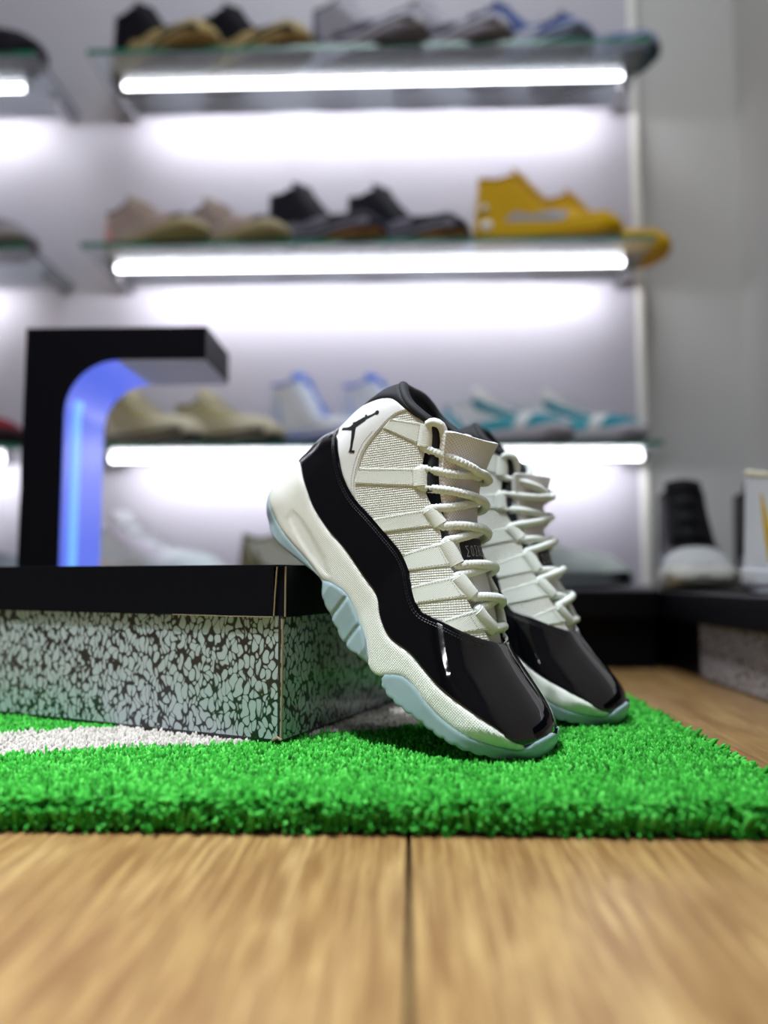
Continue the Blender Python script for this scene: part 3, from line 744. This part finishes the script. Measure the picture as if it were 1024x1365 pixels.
    for k, (dz, off) in enumerate([(0, -5.5), (-25, -5.0), (-60, -5), (-95, -5), (-108, -18)]):
        q = rim.copy(); q[:, 1] = q[:, 1]+dz*np.clip((q[:, 1]-40)/120, .2, 1); q[:, 0] = np.maximum(q[:, 0], -8+abs(dz)*-.12)+(dz*-.03)
        a, _ = LAST.path(q, off, -1); c, _ = LAST.path(q, off, 1); rows.append([tuple(p) for p in np.vstack([a[::-1], c])])
    mb.grid(rows); n_ = len(rows[-1]); half = n_//2
    last = rows[-1]; mb.add(last, [(i, i+1, n_-2-i, n_-1-i) for i in range(half-1)])
    bd(mb, 'lining', BLACK_LIN, fix=False)
    # tongue
    tc = smooth2([(200, 45), (186.0, 55.0), (163, 73.0), (138.0, 92.0), (113, 113), (96.5, 134), (89, 153), (85.0, 168)] if not mirror else [(200, 45), (186.0, 55.0), (163, 73.0), (138.0, 92.0), (113, 113), (97.5, 132), (90, 148), (86, 159)], 3.0); N = len(tc)
    mb = MB(); rows = []; uvr = []
    for i in range(N):
        a = tc[max(i-1, 0)]; c = tc[min(i+1, N-1)]; d = (c-a)/np.linalg.norm(c-a); nn = np.array([-d[1], d[0]])*(-1 if d[0] > 0 else 1)
        if nn[0] < 0 and nn[1] < 0: nn = -nn
        nn = np.array([abs(d[1]), abs(d[0])])
        tt = i/(N-1); hw = np.interp(tt, [0, .25, .6, .85, 1], [22, 25, 28, 32, 36]); th = np.interp(tt, [0, .6, .9, 1], [3, 4, 8, 7.5]); dp = np.interp(tt, [0, .5, .8, 1], [6, 9, 10, 14])
        if i == N-1: th *= .45
        if i == N-2: th *= .8
        prof = []
        for s_ in np.linspace(-1, 1, 17): prof.append((s_*hw, -dp*abs(s_)**2.2))
        for s_ in np.linspace(1, -1, 17): prof.append((s_*(hw-1.2), -dp*abs(s_)**2.2-th*(1 if abs(s_) < .99 else .6)))
        prof.append(prof[0])
        top_drop = 0
        kk = np.clip((tt-.72)/.28, 0, 1)
        sg_ = -1 if mirror else 1
        ex = lambda y_: kk*(-2.0+4.0*sg_*y_/hw-6.5*max(sg_*y_/hw, 0)**6-2.5*max(-sg_*y_/hw, 0)**8)   # rounded corners
        prof = [(y_, o_+6.5*sg_*np.clip((tt-.6)/.4, 0, 1)*y_/hw) for y_, o_ in prof]
        rows.append([((tc[i][0]+nn[0]*o_+d[0]*ex(y_))/1000, y_/1000, (tc[i][1]+nn[1]*o_+d[1]*ex(y_))/1000) for y_, o_ in prof])
        uvr.append([(i*3.0, y_) for y_, o_ in prof])
    mb.grid(rows, uvr)
    e = rows[-1]; mb.add(e[:34], [(k, k+1, 32-k, 33-k) for k in range(16)], None, uvr[-1][:34])
    tg = bd(mb, 'tongue', WEAVE_T)
    # woven tag on the tongue with its numerals
    def tpt(x_at, y_, lift):
        i = int(np.argmin(np.abs(tc[:, 0]-x_at))); a = tc[max(i-1, 0)]; c = tc[min(i+1, N-1)]; d = (c-a)/np.linalg.norm(c-a); nn = np.array([abs(d[1]), abs(d[0])]); tt = i/(N-1)
        hw = np.interp(tt, [0, .25, .6, .85, 1], [22, 25, 28, 31, 32]); dp = np.interp(tt, [0, .5, 1], [6, 9, 13])
        f_ = (x_at-tc[i][0]); q = tc[i]+d*(f_/d[0] if abs(d[0]) > .2 else 0)
        o_ = -dp*abs(y_/hw)**2.2+lift
        return Vector(((q[0]+nn[0]*o_)/1000, y_/1000, (q[1]+nn[1]*o_)/1000))
    mb = MB(); ys = np.linspace(-23, 23, 13); xs = np.linspace(123, 138, 6)
    mb.grid([[tpt(x_, y_, .5) for y_ in ys] for x_ in xs]); mb.grid([[tpt(x_, y_, .1) for y_ in ys] for x_ in xs])
    tagp = bd(mb, 'tongue_tag', plain('black_woven_tag', srgb(14, 14, 26), .6), tg)
    Sg = [[(1, 0), (0, 0), (.8, .5), (0, 1), (1, 1)]]; O0 = [[(.1, .15), (.1, .85), (.5, 1), (.9, .85), (.9, .15), (.5, 0), (.1, .15)]]; O8 = O0+[[(.1, .5), (.9, .5)]]
    Zg = [[(1, 0), (0, 0), (.9, 1), (0, 1)]]; Yg = [[(.5, 0), (.5, .5), (0, 1)], [(.5, .5), (1, 1)]]; Ag = [[(0, 0), (.5, 1), (1, 0)]]
    mb = MB(); mbb = MB(); y_ = -19.0
    for gl in (Sg, O0, Sg, O8, Zg, Ag, Yg):
        base = tpt(133, y_ if not mirror else -y_, .8); up = tpt(127.2, y_ if not mirror else -y_, .8); ey = (up-base); hgt = ey.length; ey.normalize()
        nx_ = tpt(130, (y_+2) if not mirror else -(y_+2), .8); ex0 = tpt(130, y_ if not mirror else -y_, .8); ex = (nx_-ex0).normalized()
        glyph(mbb if gl is Ag else mb, gl, base, ex, ey, ex.cross(ey).normalized(), hgt, .00028); y_ += 5.1
    bd(mb, 'tag_numerals', plain('pale_woven_thread', srgb(190, 190, 186), .6), tagp, smooth=False)
    bd(mbb, 'tag_mark', plain('violet_woven_thread', srgb(70, 64, 170), .6), tagp, smooth=False)
    # webbing straps, loops and rope lace
    ends = []
    st = MB()
    for sp in STRAPS:
        a, b_, c, d = [np.array(p) for p in sp]
        
        for sd in (-1, 1): mb = MB(); LAST.patch(mb, [a, b_, c+(c-b_)/np.linalg.norm(c-b_)*2, d+(d-a)/np.linalg.norm(d-a)*2], .35, 1.1, puff=.3, pr=1, step=3, sides=(sd,)); bd(mb, 'strap', STRAP_W)
        m_ = (c+d)/2; tdir = (d-c)/np.linalg.norm(d-c); out = (m_-(a+b_)/2); out /= np.linalg.norm(out)
        ends.append((m_+out*1.2, tdir, np.linalg.norm(d-c)))
        e0 = a+(b_-a)*.12+(d-a)*.1; 
        for (p, q) in ((a+(b_-a)*.1, d+(c-d)*.1), (b_+(a-b_)*.1, c+(d-c)*.1), (d+(c-d)*.1-out*4.5, c+(d-c)*.1-out*4.5)):
            n_ = max(2, int(np.linalg.norm(q-p)/2.1))
            for k in range(n_):
                u0 = p+(q-p)*(k+.15)/n_; u1 = p+(q-p)*(k+.72)/n_
                for sd in (-1, 1):
                    P_, _ = LAST.path([u0, u1], .75, sd); st.tube(P_, .0002, 4)
    for src, lift in ((SEAM, .75),):
        for dx in (-1.6, -4.2):
            s_ = smooth2(src, 1.0)[:-4]+np.array([dx, 0])
            if dx < -4: s_ = s_[30:]
            for k in range(0, len(s_)-2, 2):
                for sd in (-1, 1):
                    P_, _ = LAST.path([s_[k], s_[k]+(s_[k+1]-s_[k])*1.2], lift, sd); st.tube(P_, .00022, 4)
    tag(bd(st, 'stitching', THREAD_W), kind='stuff')
    st = MB(); s_ = smooth2(RAND_TOP, 1.05)
    for dz in (-3.2, -4.8):
        for k in range(10, len(s_)-6, 2):
            d = s_[k+1]-s_[k]; nn = np.array([-d[1], d[0]])/np.linalg.norm(d)
            for sd in (-1, 1):
                P_, _ = LAST.path([s_[k]+nn*dz, s_[k]+d*1.2+nn*dz], 1.35, sd); st.tube(P_, .00026, 4)
    tag(bd(st, 'rand_stitching', THREAD_K), kind='stuff')
    RID = np.array(tc)
    def over(pa, pb, sa, sb, lift, n=15):
        """a rope strand from side sa over the tongue to side sb"""
        A_ = LAST.at(pa, .5, sa)[0]; B_ = LAST.at(pb, .5, sb)[0]; out = []
        for k in range(n):
            s_ = k/(n-1); p = A_+(B_-A_)*s_
            x_ = p[[0, 2]]*1000; dd, gg = seg_dist(np.array([x_]), RID)
            i = int(np.argmin(np.linalg.norm(RID-x_, axis=1))); a = RID[max(i-1, 0)]; c = RID[min(i+1, len(RID)-1)]; d = (c-a)/np.linalg.norm(c-a); nn = np.array([abs(d[1]), abs(d[0])])
            tt = i/(len(RID)-1); hw = np.interp(tt, [0, .25, .6, .85, 1], [22, 25, 28, 31, 32]); dp = np.interp(tt, [0, .5, 1], [6, 9, 13])
            surf = RID[i]-nn*dp*min(1.3, abs(p[1]*1000)/hw)**2.2
            need = (surf-x_)@nn+3.6+lift*math.sin(math.pi*s_)
            bl = min(1, math.sin(math.pi*min(max(s_, 0), 1))*2.6)
            h_ = max(need, -2)*bl
            out.append((p[0]+nn[0]*h_/1000, p[1], p[2]+nn[1]*h_/1000))
        return out
    lace = MB(); RADL = .0032
    half = [e[2]/2-.2 for e in ends]
    for i, (c, td, wd) in enumerate(ends):
        for sd in (-1, 1):
            mb = MB(); s_ = np.linspace(-wd/2+.6, wd/2-.6, 6)
            P_, nrm_ = LAST.path([c+td*k for k in s_], -1.5, sd); mb.tube(P_, .0062, 14, caps=True, flat=.64, ref=tuple(nrm_[0])); bd(mb, 'lace_loop', LOOP_W)
    up = [c-td*h_ for (c, td, wd), h_ in zip(ends, half)]; dn = [c+td*h_ for (c, td, wd), h_ in zip(ends, half)]
    at0 = lambda p, sd: tuple(LAST.at(p, -1.2, sd)[0])
    bar = over(dn[5], dn[5], -1, 1, 2.0, 11)
    def climb(sd, lifts):
        pts = []
        for i in range(5, -1, -1):
            pts += [at0(dn[i], sd), at0(ends[i][0], sd), at0(up[i], sd)]
            if i: pts += over(up[i], dn[i-1], sd, -sd, lifts[i % 2], 11)[1:-1]; sd = -sd
        return pts, sd
    p1, s1 = climb(-1, (4.6, -.2)); p2, s2 = climb(1, (-.2, 4.6))
    allp = p1[::-1]+bar[1:-1]+p2
    lace.tube(cr(allp, 1500), RADL, 14, braid=(.30, 1100))
    for sd in (-1, 1):
        c, td, wd = ends[0]; q = up[0]; A_, nA = LAST.at(q, 0, sd)
        pts = [A_, A_+np.array([.003, sd*.001, .004]), A_+np.array([.009, -sd*.001, .005]), A_+np.array([.014, -sd*.006, -.001]), A_+np.array([.015, -sd*.012, -.012]), A_+np.array([.012, -sd*.016, -.026])]
        lace.tube(cr(pts, 18), RADL, 10)
    bd(lace, 'lace', ROPE)
    return T
u_ = np.array([.92157, -.38821]); v_ = np.array([.38821, .92157])
def shoe_loc(s, v, z): p = BOXC+u_*s+v_*v; return (p[0], p[1], RUG_Z+z)
high_top('nearest black and white high-top sneaker with a leaping figure on its heel', shoe_loc(-.030, .058, .1475), (0, R(40), BR), False)
# the farther shoe leans more gently: same toe contact, turned about it
def lean_loc(ts, tv, pitch, yaw):
    tx, tz = .244, .0102; e = .0015
    a = BR+yaw; fx = tx*math.cos(pitch)+tz*math.sin(pitch); fz = -tx*math.sin(pitch)+tz*math.cos(pitch)
    p = BOXC+u_*ts+v_*tv-np.array([math.cos(a), math.sin(a)])*fx
    return (p[0], p[1], RUG_Z-e-fz)
high_top('black and white high-top sneaker behind the nearer one, leaning on the same box', lean_loc(.195, .203, R(35.6), R(3)), (0, R(35.6), BR+R(3)), True)

# ---------------------------------------------------------------- sneakers on the shelves
def sneaker(kind, label, group, cols, loc, rz, scale=1.0, stripe=True, spots=False, name='sneaker'):
    """cols: dict sole, out, upper, toe, heel, eye, stripe, tongue, lace, lining"""
    K = dict(runner=dict(sh=36, st=25, coll=118, tong=144, dip=14), chunky=dict(sh=52, st=34, coll=156, tong=176, dip=12), high=dict(sh=34, st=27, coll=164, tong=184, dip=10), court=dict(sh=33, st=28, coll=112, tong=140, dip=12))[kind]
    sh, st_, co, to, dip = K['sh'], K['st'], K['coll'], K['tong'], K['dip']
    back = [(10, -2), (2, 6), (-2, sh*.6), (-2, sh), (0, sh+25), (5, co-18), (4, co), (6, co+6)]
    front = [(82, to+14), (92, to-4), (130, (to+66)/2+2), (168, 82), (205, 68), (240, 60), (270, st_+24), (290, st_+8), (298, st_*.75), (296, 10), (284, 2)]
    L = Last(back, front, 32, 40, [(0, 34), (60, 34), (110, 36), (170, 44), (220, 49), (300, 46)])
    T = thing(name, label, 'sneaker', loc, (0, 0, rz), group); T.scale = (scale,)*3
    S_ = 7
    top = [(-2, sh), (40, sh-3), (110, sh-8), (180, st_-2), (240, st_), (275, st_+5), (291.7, st_+5)]
    mid = [(0, 9), (60, 8), (150, 8), (250, 8), (284, 11), (297.6, 17)]
    bot = [(6, 1), (60, 0), (150, 1.5), (230, 0), (262, 2), (289.8, 6)]
    cf = cr(front, 160); edge = lambda z0, z1: np.array([p for p in cf if p[0] > 282 and z0 < p[1] < z1])[::-1]
    mb = MB(); L.patch(mb, np.vstack([smooth2(mid, 8), edge(18, st_+4), smooth2(top, 8)[::-1]]), 4, 5, puff=2, pr=6, step=S_); mb.build('midsole', cols['sole'], T)
    mb = MB(); L.patch(mb, np.vstack([smooth2(bot, 8), edge(7, 16), smooth2(mid, 8)[::-1]]), 3, 4, step=S_, cap=lambda p: seg_dist(np.array([p]), np.array(bot))[0][0] < 2.5); mb.build('outsole', cols['out'], T)
    thr = [(92, co-2), (110, co-14 if kind != 'chunky' else co-6), (140, (co+62)/2-2), (172, 70), (198, 62)]
    coll = [(4, co), (25, co-dip*.6), (50, co-dip), (75, co-dip*.6), (92, co-2)]
    fr = np.array([p for p in cr(front, 80) if p[0] > 206 and p[1] > st_+2])
    up = np.vstack([smooth2(top, 8), fr[::-1], smooth2(thr, 8)[::-1], smooth2(coll, 6)[::-1], [(4, co-12), (0, sh+25)]])
    mb = MB(); L.patch(mb, up, 0, 3, puff=1.5, pr=6, step=S_); mb.build('upper', cols['upper'], T)
    def ov(nm, poly, m, off=1.6, par=T, sides=(-1, 1)):
        mb = MB(); L.patch(mb, poly, off, 1.8, puff=.6, pr=3, step=S_, sides=sides); return mb.build(nm, m, par)
    if 'toe' in cols:
        f2 = [p for p in fr if p[0] > (228 if kind != 'runner' else 250)]
        ov('toe_cap', np.vstack([[(215 if kind != 'runner' else 244, st_+1)], [(250, st_+1), (275, st_+6), (292, st_+6.5)], np.array(f2)[::-1]]), cols['toe'])
    if 'heel' in cols: ov('heel_counter', [(-1, sh+1), (48, sh-2), (52, sh+14), (34, sh+30), (26, co-16), (6, co-6), (5, co-18), (0, sh+25)], cols['heel'])
    if 'eye' in cols: ov('eyestay', np.vstack([smooth2(thr, 8), [(192, 52), (160, 56), (125, (co+62)/2-16), (96, co-28), (80, co-12)]]), cols['eye'])
    if 'stripe' in cols: ov('side_stripe', smooth2([(60, sh+16), (90, sh+4), (130, st_+12), (170, st_+20), (150, st_+14), (115, st_+6), (80, sh-2), (58, sh+2), (46, sh+10), (40, co-30), (60, sh+16)], 6)[:-1], cols['stripe'], 2.0)
    if 'patch' in cols: ov('side_panel', [(62, sh), (130, st_+2), (186, st_+2), (196, st_+20), (160, st_+26), (120, st_+24), (84, sh+18)], cols['patch'], 2.2)
    if 'band' in cols:
        bp = smooth2([(-1, sh*.55), (40, sh*.35), (90, sh*.6), (150, 16), (220, 15), (288, 16)], 8); bq = bp[::-1]+np.array([0, 9])
        ov('sole_band', np.vstack([bp, bq]), cols['band'], 6.4)
    # collar and lining
    rim = smooth2([(7, co-1)]+coll[1:], 6); a, _ = L.path(rim, -1.5, -1); c, _ = L.path(rim, -1.5, 1); full = np.vstack([a[::-1], c])
    mb = MB(); mb.tube(full, .0045, 8); mb.build('collar', cols['lining'], T)
    mb = MB(); rows = []
    for dz, off in ((0, -4), (-30, -4)):
        q = rim.copy(); q[:, 1] += dz; q[:, 0] = np.maximum(q[:, 0], 10); a, _ = L.path(q, off, -1); c, _ = L.path(q, off, 1); rows.append([tuple(p) for p in np.vstack([a[::-1], c])])
    mb.grid(rows); n_ = len(rows[1]); mb.add(rows[1], [(i, i+1, n_-2-i, n_-1-i) for i in range(n_//2-1)]); mb.build('lining', cols['lining'], T, fix=False)
    tc = smooth2([(212, 60), (196, 64), (165, 78), (130, (to+66)/2-3), (98, to-12), (86, to)], 8); rows = []
    for i, p in enumerate(tc):
        a = tc[max(i-1, 0)]; c = tc[min(i+1, len(tc)-1)]; d = (c-a)/np.linalg.norm(c-a); nn = np.array([abs(d[1]), abs(d[0])]); tt = i/(len(tc)-1); hw = 20+10*tt; th = (3+5*tt)*(.5 if i == len(tc)-1 else 1)
        pr = [(s_*hw, -8*s_*s_) for s_ in np.linspace(-1, 1, 7)]+[(s_*hw*.95, -8*s_*s_-th) for s_ in np.linspace(1, -1, 7)]; pr.append(pr[0])
        rows.append([((p[0]+nn[0]*o_)/1000, y_/1000, (p[1]+nn[1]*o_)/1000) for y_, o_ in pr])
    mb = MB(); mb.grid(rows); mb.add(rows[-1][:14], [(k, k+1, 12-k, 13-k) for k in range(6)]); mb.build('tongue', cols['tongue'], T)
    mb = MB(); th2 = smooth2(thr, 3)
    for k in np.linspace(.08, .95, 5):
        p = th2[int(k*(len(th2)-1))]; A_, nA = L.at(p+np.array([-3, -3]), 2, -1); i = int(np.argmin(np.linalg.norm(tc-(p+np.array([6, 4])), axis=1))); m_ = tc[i]
        a = tc[max(i-1, 0)]; c = tc[min(i+1, len(tc)-1)]; d = (c-a)/np.linalg.norm(c-a); nn = np.array([abs(d[1]), abs(d[0])])
        pts = [tuple(A_), ((m_[0]+nn[0]*2)/1000, A_[1]*.5, (m_[1]+nn[1]*2)/1000), ((m_[0]+nn[0]*4)/1000, 0, (m_[1]+nn[1]*4)/1000), ((m_[0]+nn[0]*2)/1000, -A_[1]*.5, (m_[1]+nn[1]*2)/1000), (A_[0], -A_[1], A_[2])]
        mb.tube(cr(pts, 11), .0032, 6, flat=.6)
    mb.build('laces', cols['lace'], T)
    if spots:
        for (x_, z_), r_ in spots:
            for sd in (-1, 1):
                mb = MB(); P_, nn_ = L.at((x_, z_), 3.5, sd); nn_ = Vector(nn_); ring = []
                mb.tube([Vector(P_), Vector(P_)+nn_*.004, Vector(P_)+nn_*.006], [r_/1000, r_/1000*.8, r_/1000*.3], 12)
                mb.build('sole_capsule', cols['spot'], T)
    return T
FL = math.pi
Z = lambda k: SH[k]+.003
def pair(kind, label1, label2, group, cols, l1, l2, r1, r2, scale=1.0, **k):
    a = sneaker(kind, label1, group, cols, l1, r1, scale, **k); copy_thing(a, l2, (0, 0, r2), label2, -1)
# middle shelf
beige = dict(sole=C(176, 164, 132), out=C(150, 146, 96), upper=C(168, 150, 144), toe=C(58, 54, 58), heel=C(206, 150, 146), eye=C(150, 132, 124), patch=C(178, 164, 152), tongue=C(150, 138, 130), lace=C(190, 172, 160), lining=C(110, 100, 98))
pair('runner', 'beige and pink runner at the left end of the middle shelf', 'beige and pink runner just left of the navy sneakers', 'beige runners on the middle shelf', beige, (-.655, 1.635, Z('mid')), (-.492, 1.650, Z('mid')), R(-32), R(-32), .95)
navy = dict(sole=C(30, 30, 46), out=C(160, 116, 70), upper=C(10, 10, 24), toe=C(10, 10, 22), heel=C(12, 12, 28), eye=C(8, 8, 20), patch=C(112, 110, 124), band=C(132, 130, 142), tongue=C(10, 10, 24), lace=C(14, 14, 28), lining=C(8, 8, 18))
pair('chunky', 'navy chunky sneaker with grey side panel beside the beige runners', 'navy chunky sneaker beside the yellow sneakers', 'navy sneakers on the middle shelf', navy, (-.30, 1.645, Z('mid')), (-.128, 1.658, Z('mid')), R(-30), R(-30), .95)
yel = dict(sole=C(206, 164, 14), out=C(206, 150, 30), upper=C(204, 160, 10), toe=C(184, 142, 6), heel=C(200, 160, 20), eye=C(170, 128, 4), patch=C(160, 160, 168, .25), tongue=C(180, 138, 8), lace=C(196, 158, 30), lining=C(150, 110, 6), spot=C(232, 232, 236, .12))
pair('chunky', 'yellow chunky sneaker with silver heel capsule, nearer of the yellow two', 'yellow chunky sneaker with its toe past the shelf end', 'yellow sneakers on the middle shelf', yel, (.148, 1.597, Z('mid')), (.275, 1.685, Z('mid')), R(-12), R(-12), .99, spots=[((26, 44), 13), ((22, 84), 8)])
# lower shelf
cream = dict(sole=C(190, 182, 158), out=C(54, 54, 52), upper=C(188, 180, 150), toe=C(196, 190, 166), heel=C(150, 142, 102), eye=C(164, 156, 116), band=C(70, 70, 66), stripe=C(224, 220, 206), tongue=C(176, 168, 134), lace=C(206, 202, 184), lining=C(120, 112, 84))
pair('court', 'tan and cream low sneaker framed by the display stand', 'tan and cream low sneaker left of the blue and white ones', 'tan sneakers on the lower shelf', cream, (-.66, 1.650, Z('low')), (-.50, 1.664, Z('low')), R(-32), R(-32), .95)
blue = dict(sole=C(214, 216, 226), out=C(70, 92, 180), upper=C(216, 218, 226), toe=C(208, 212, 224), heel=C(196, 204, 226), eye=C(204, 210, 226), band=C(52, 76, 180), stripe=C(150, 176, 224), tongue=C(60, 112, 214), lace=C(226, 228, 234), lining=C(64, 110, 206))
pair('high', 'white and blue high-top just right of the tan sneakers', 'white and blue high-top half behind the nearest black and white shoe', 'blue and white high-tops on the lower shelf', blue, (-.295, 1.678, Z('low')), (-.138, 1.688, Z('low')), R(-34), R(-34), .93)
teal = dict(sole=C(190, 186, 196), out=C(170, 160, 176), upper=C(214, 216, 218), toe=C(36, 132, 150), heel=C(40, 150, 168), eye=C(30, 120, 136), patch=C(60, 170, 186), stripe=C(34, 140, 156), tongue=C(206, 208, 206), lace=C(220, 220, 220), lining=C(190, 196, 196))
pair('court', 'teal and white low sneaker above the tongue of the nearest shoe', 'teal and white low sneaker at the right end of the lower shelf', 'teal sneakers on the lower shelf', teal, (.085, 1.655, Z('low')), (.236, 1.672, Z('low')), R(-32), R(-32), .93)
# top shelf
tan = dict(sole=C(176, 156, 108), out=C(150, 124, 82), upper=C(20, 20, 28), toe=C(24, 24, 32), heel=C(22, 22, 30), eye=C(18, 18, 26), patch=C(170, 150, 104), band=C(24, 24, 30), tongue=C(18, 18, 26), lace=C(26, 26, 34), lining=C(16, 16, 22), spot=C(190, 186, 176))
pair('chunky', 'black and tan chunky sneaker at the left end of the top shelf', 'black and tan chunky sneaker beside the grey ones on the top shelf', 'black and tan sneakers on the top shelf', tan, (-.655, 1.645, Z('top')), (-.46, 1.655, Z('top')), R(-30), R(-30), .97, spots=[((36, 26), 12), ((150, 20), 9)])
gry = dict(sole=C(186, 184, 196), out=C(120, 118, 130), upper=C(150, 148, 160), toe=C(84, 82, 96), heel=C(96, 94, 110), eye=C(170, 168, 180), patch=C(72, 70, 86), band=C(84, 82, 98), tongue=C(180, 178, 188), lace=C(200, 198, 206), lining=C(90, 88, 100), spot=C(214, 212, 220))
pair('chunky', 'grey and white chunky sneaker beside the black and tan pair', 'grey and white chunky sneaker beside the blue pair', 'grey sneakers on the top shelf', gry, (-.205, 1.628, Z('top')), (-.033, 1.640, Z('top')), R(-30), R(-30), .94, spots=[((30, 26), 11)])
blu = dict(sole=C(150, 156, 186), out=C(40, 70, 84), upper=C(58, 76, 130), toe=C(46, 66, 130), heel=C(150, 156, 180), eye=C(70, 88, 140), patch=C(170, 172, 186), band=C(20, 60, 52), tongue=C(60, 76, 130), lace=C(190, 194, 206), lining=C(40, 52, 96), spot=C(224, 224, 230))
pair('chunky', 'blue and grey chunky sneaker on the top shelf', 'blue chunky sneaker with its toe past the top shelf end', 'blue sneakers on the top shelf', blu, (.137, 1.650, Z('top')), (.285, 1.686, Z('top')), R(-27), R(-27), .93, spots=[((24, 32), 10)])
# left bay
blk = dict(sole=C(30, 30, 40), out=C(40, 40, 50), upper=C(22, 22, 32), toe=C(18, 18, 28), heel=C(22, 22, 32), eye=C(26, 26, 36), tongue=C(20, 20, 28), lace=C(30, 30, 40), lining=C(14, 14, 20))
sneaker('runner', 'black sneaker toe showing at the left edge, top shelf', None, blk, (-1.08, 1.56, Z('top')), R(-4), 1.0)
mau = dict(sole=C(150, 146, 152), out=C(130, 126, 134), upper=C(120, 114, 122), toe=C(132, 126, 134), heel=C(110, 104, 112), eye=C(130, 124, 130), tongue=C(124, 118, 126), lace=C(150, 144, 150), lining=C(90, 86, 94))
sneaker('runner', 'grey mauve sneaker toe showing at the left edge, middle shelf', None, mau, (-1.09, 1.56, Z('mid')), R(-4), 1.02)
red = dict(sole=C(40, 20, 26), out=C(22, 20, 26), upper=C(140, 20, 40), toe=C(120, 16, 36), heel=C(120, 16, 36), eye=C(90, 14, 28), tongue=C(120, 16, 36), lace=C(60, 14, 24), lining=C(30, 14, 20))
sneaker('runner', 'red sneaker with black sole at the left edge, lower shelf', None, red, (-1.09, 1.56, Z('low')), R(-4), 1.0)
# on the plinths
PZ = .1225
wht = dict(sole=C(224, 226, 230), out=C(200, 206, 212), upper=C(222, 224, 230), toe=C(206, 214, 218), heel=C(226, 196, 186), eye=C(216, 206, 224), stripe=C(232, 204, 190), tongue=C(222, 222, 230), lace=C(230, 230, 234), lining=C(206, 206, 216))
sneaker('court', 'white sneaker with pastel patches behind the display stand', None, wht, (-.60, 1.42, PZ), R(-20), 1.0)
slate = dict(sole=C(80, 86, 96), out=C(60, 64, 72), upper=C(110, 116, 124), toe=C(120, 126, 134), heel=C(90, 96, 106), eye=C(100, 106, 114), tongue=C(110, 116, 124), lace=C(140, 144, 150), lining=C(60, 64, 72))
sneaker('runner', 'grey sneaker cut by the left edge behind the display stand', None, slate, (-1.02, 1.5, PZ), R(-4), 1.0)
olv = dict(sole=C(206, 204, 190), out=C(120, 112, 80), upper=C(196, 194, 176), toe=C(200, 196, 180), heel=C(120, 114, 84), eye=C(150, 146, 112), stripe=C(96, 92, 70), tongue=C(190, 188, 170), lace=C(214, 212, 200), lining=C(120, 116, 92))
sneaker('court', 'olive and cream sneaker behind the heel of the nearest shoe', None, olv, (-.33, 1.52, PZ), R(-10), .9)
gre = dict(sole=C(196, 202, 200), out=C(22, 24, 36), upper=C(186, 194, 192), toe=C(190, 198, 194), heel=C(160, 170, 170), eye=C(170, 178, 176), band=C(22, 24, 34), tongue=C(186, 192, 190), lace=C(206, 212, 208), lining=C(140, 148, 148))
sneaker('runner', 'pale grey sneaker with black sole edge on the back plinth', None, gre, (.10, 1.40, PZ), R(-8), .98)
hi = dict(sole=C(206, 206, 200), out=C(150, 150, 140), upper=C(9, 9, 16), toe=C(190, 192, 194), heel=C(9, 9, 16), eye=C(8, 8, 14), patch=C(196, 198, 212), tongue=C(9, 9, 16), lace=C(12, 12, 18), lining=C(6, 6, 10))
pair('high', 'black and white high-top facing forward on the corner of the plinths', 'black high-top half hidden behind the white and gold high-top', 'black and white high-tops on the right plinth', hi, (.487, 1.40, PZ), (.622, 1.41, PZ), R(-103), R(-101), 1.0)
gold = dict(sole=C(222, 222, 230), out=C(206, 206, 216), upper=C(224, 226, 234), toe=C(216, 218, 228), heel=C(222, 224, 232), eye=C(220, 222, 232), stripe=C(216, 180, 70), tongue=C(222, 196, 96), lace=C(228, 228, 236), lining=C(220, 214, 190))
sneaker('high', 'white high-top with gold details at the right edge of the plinth', None, gold, (.430, .975, PZ), R(-58), .9)
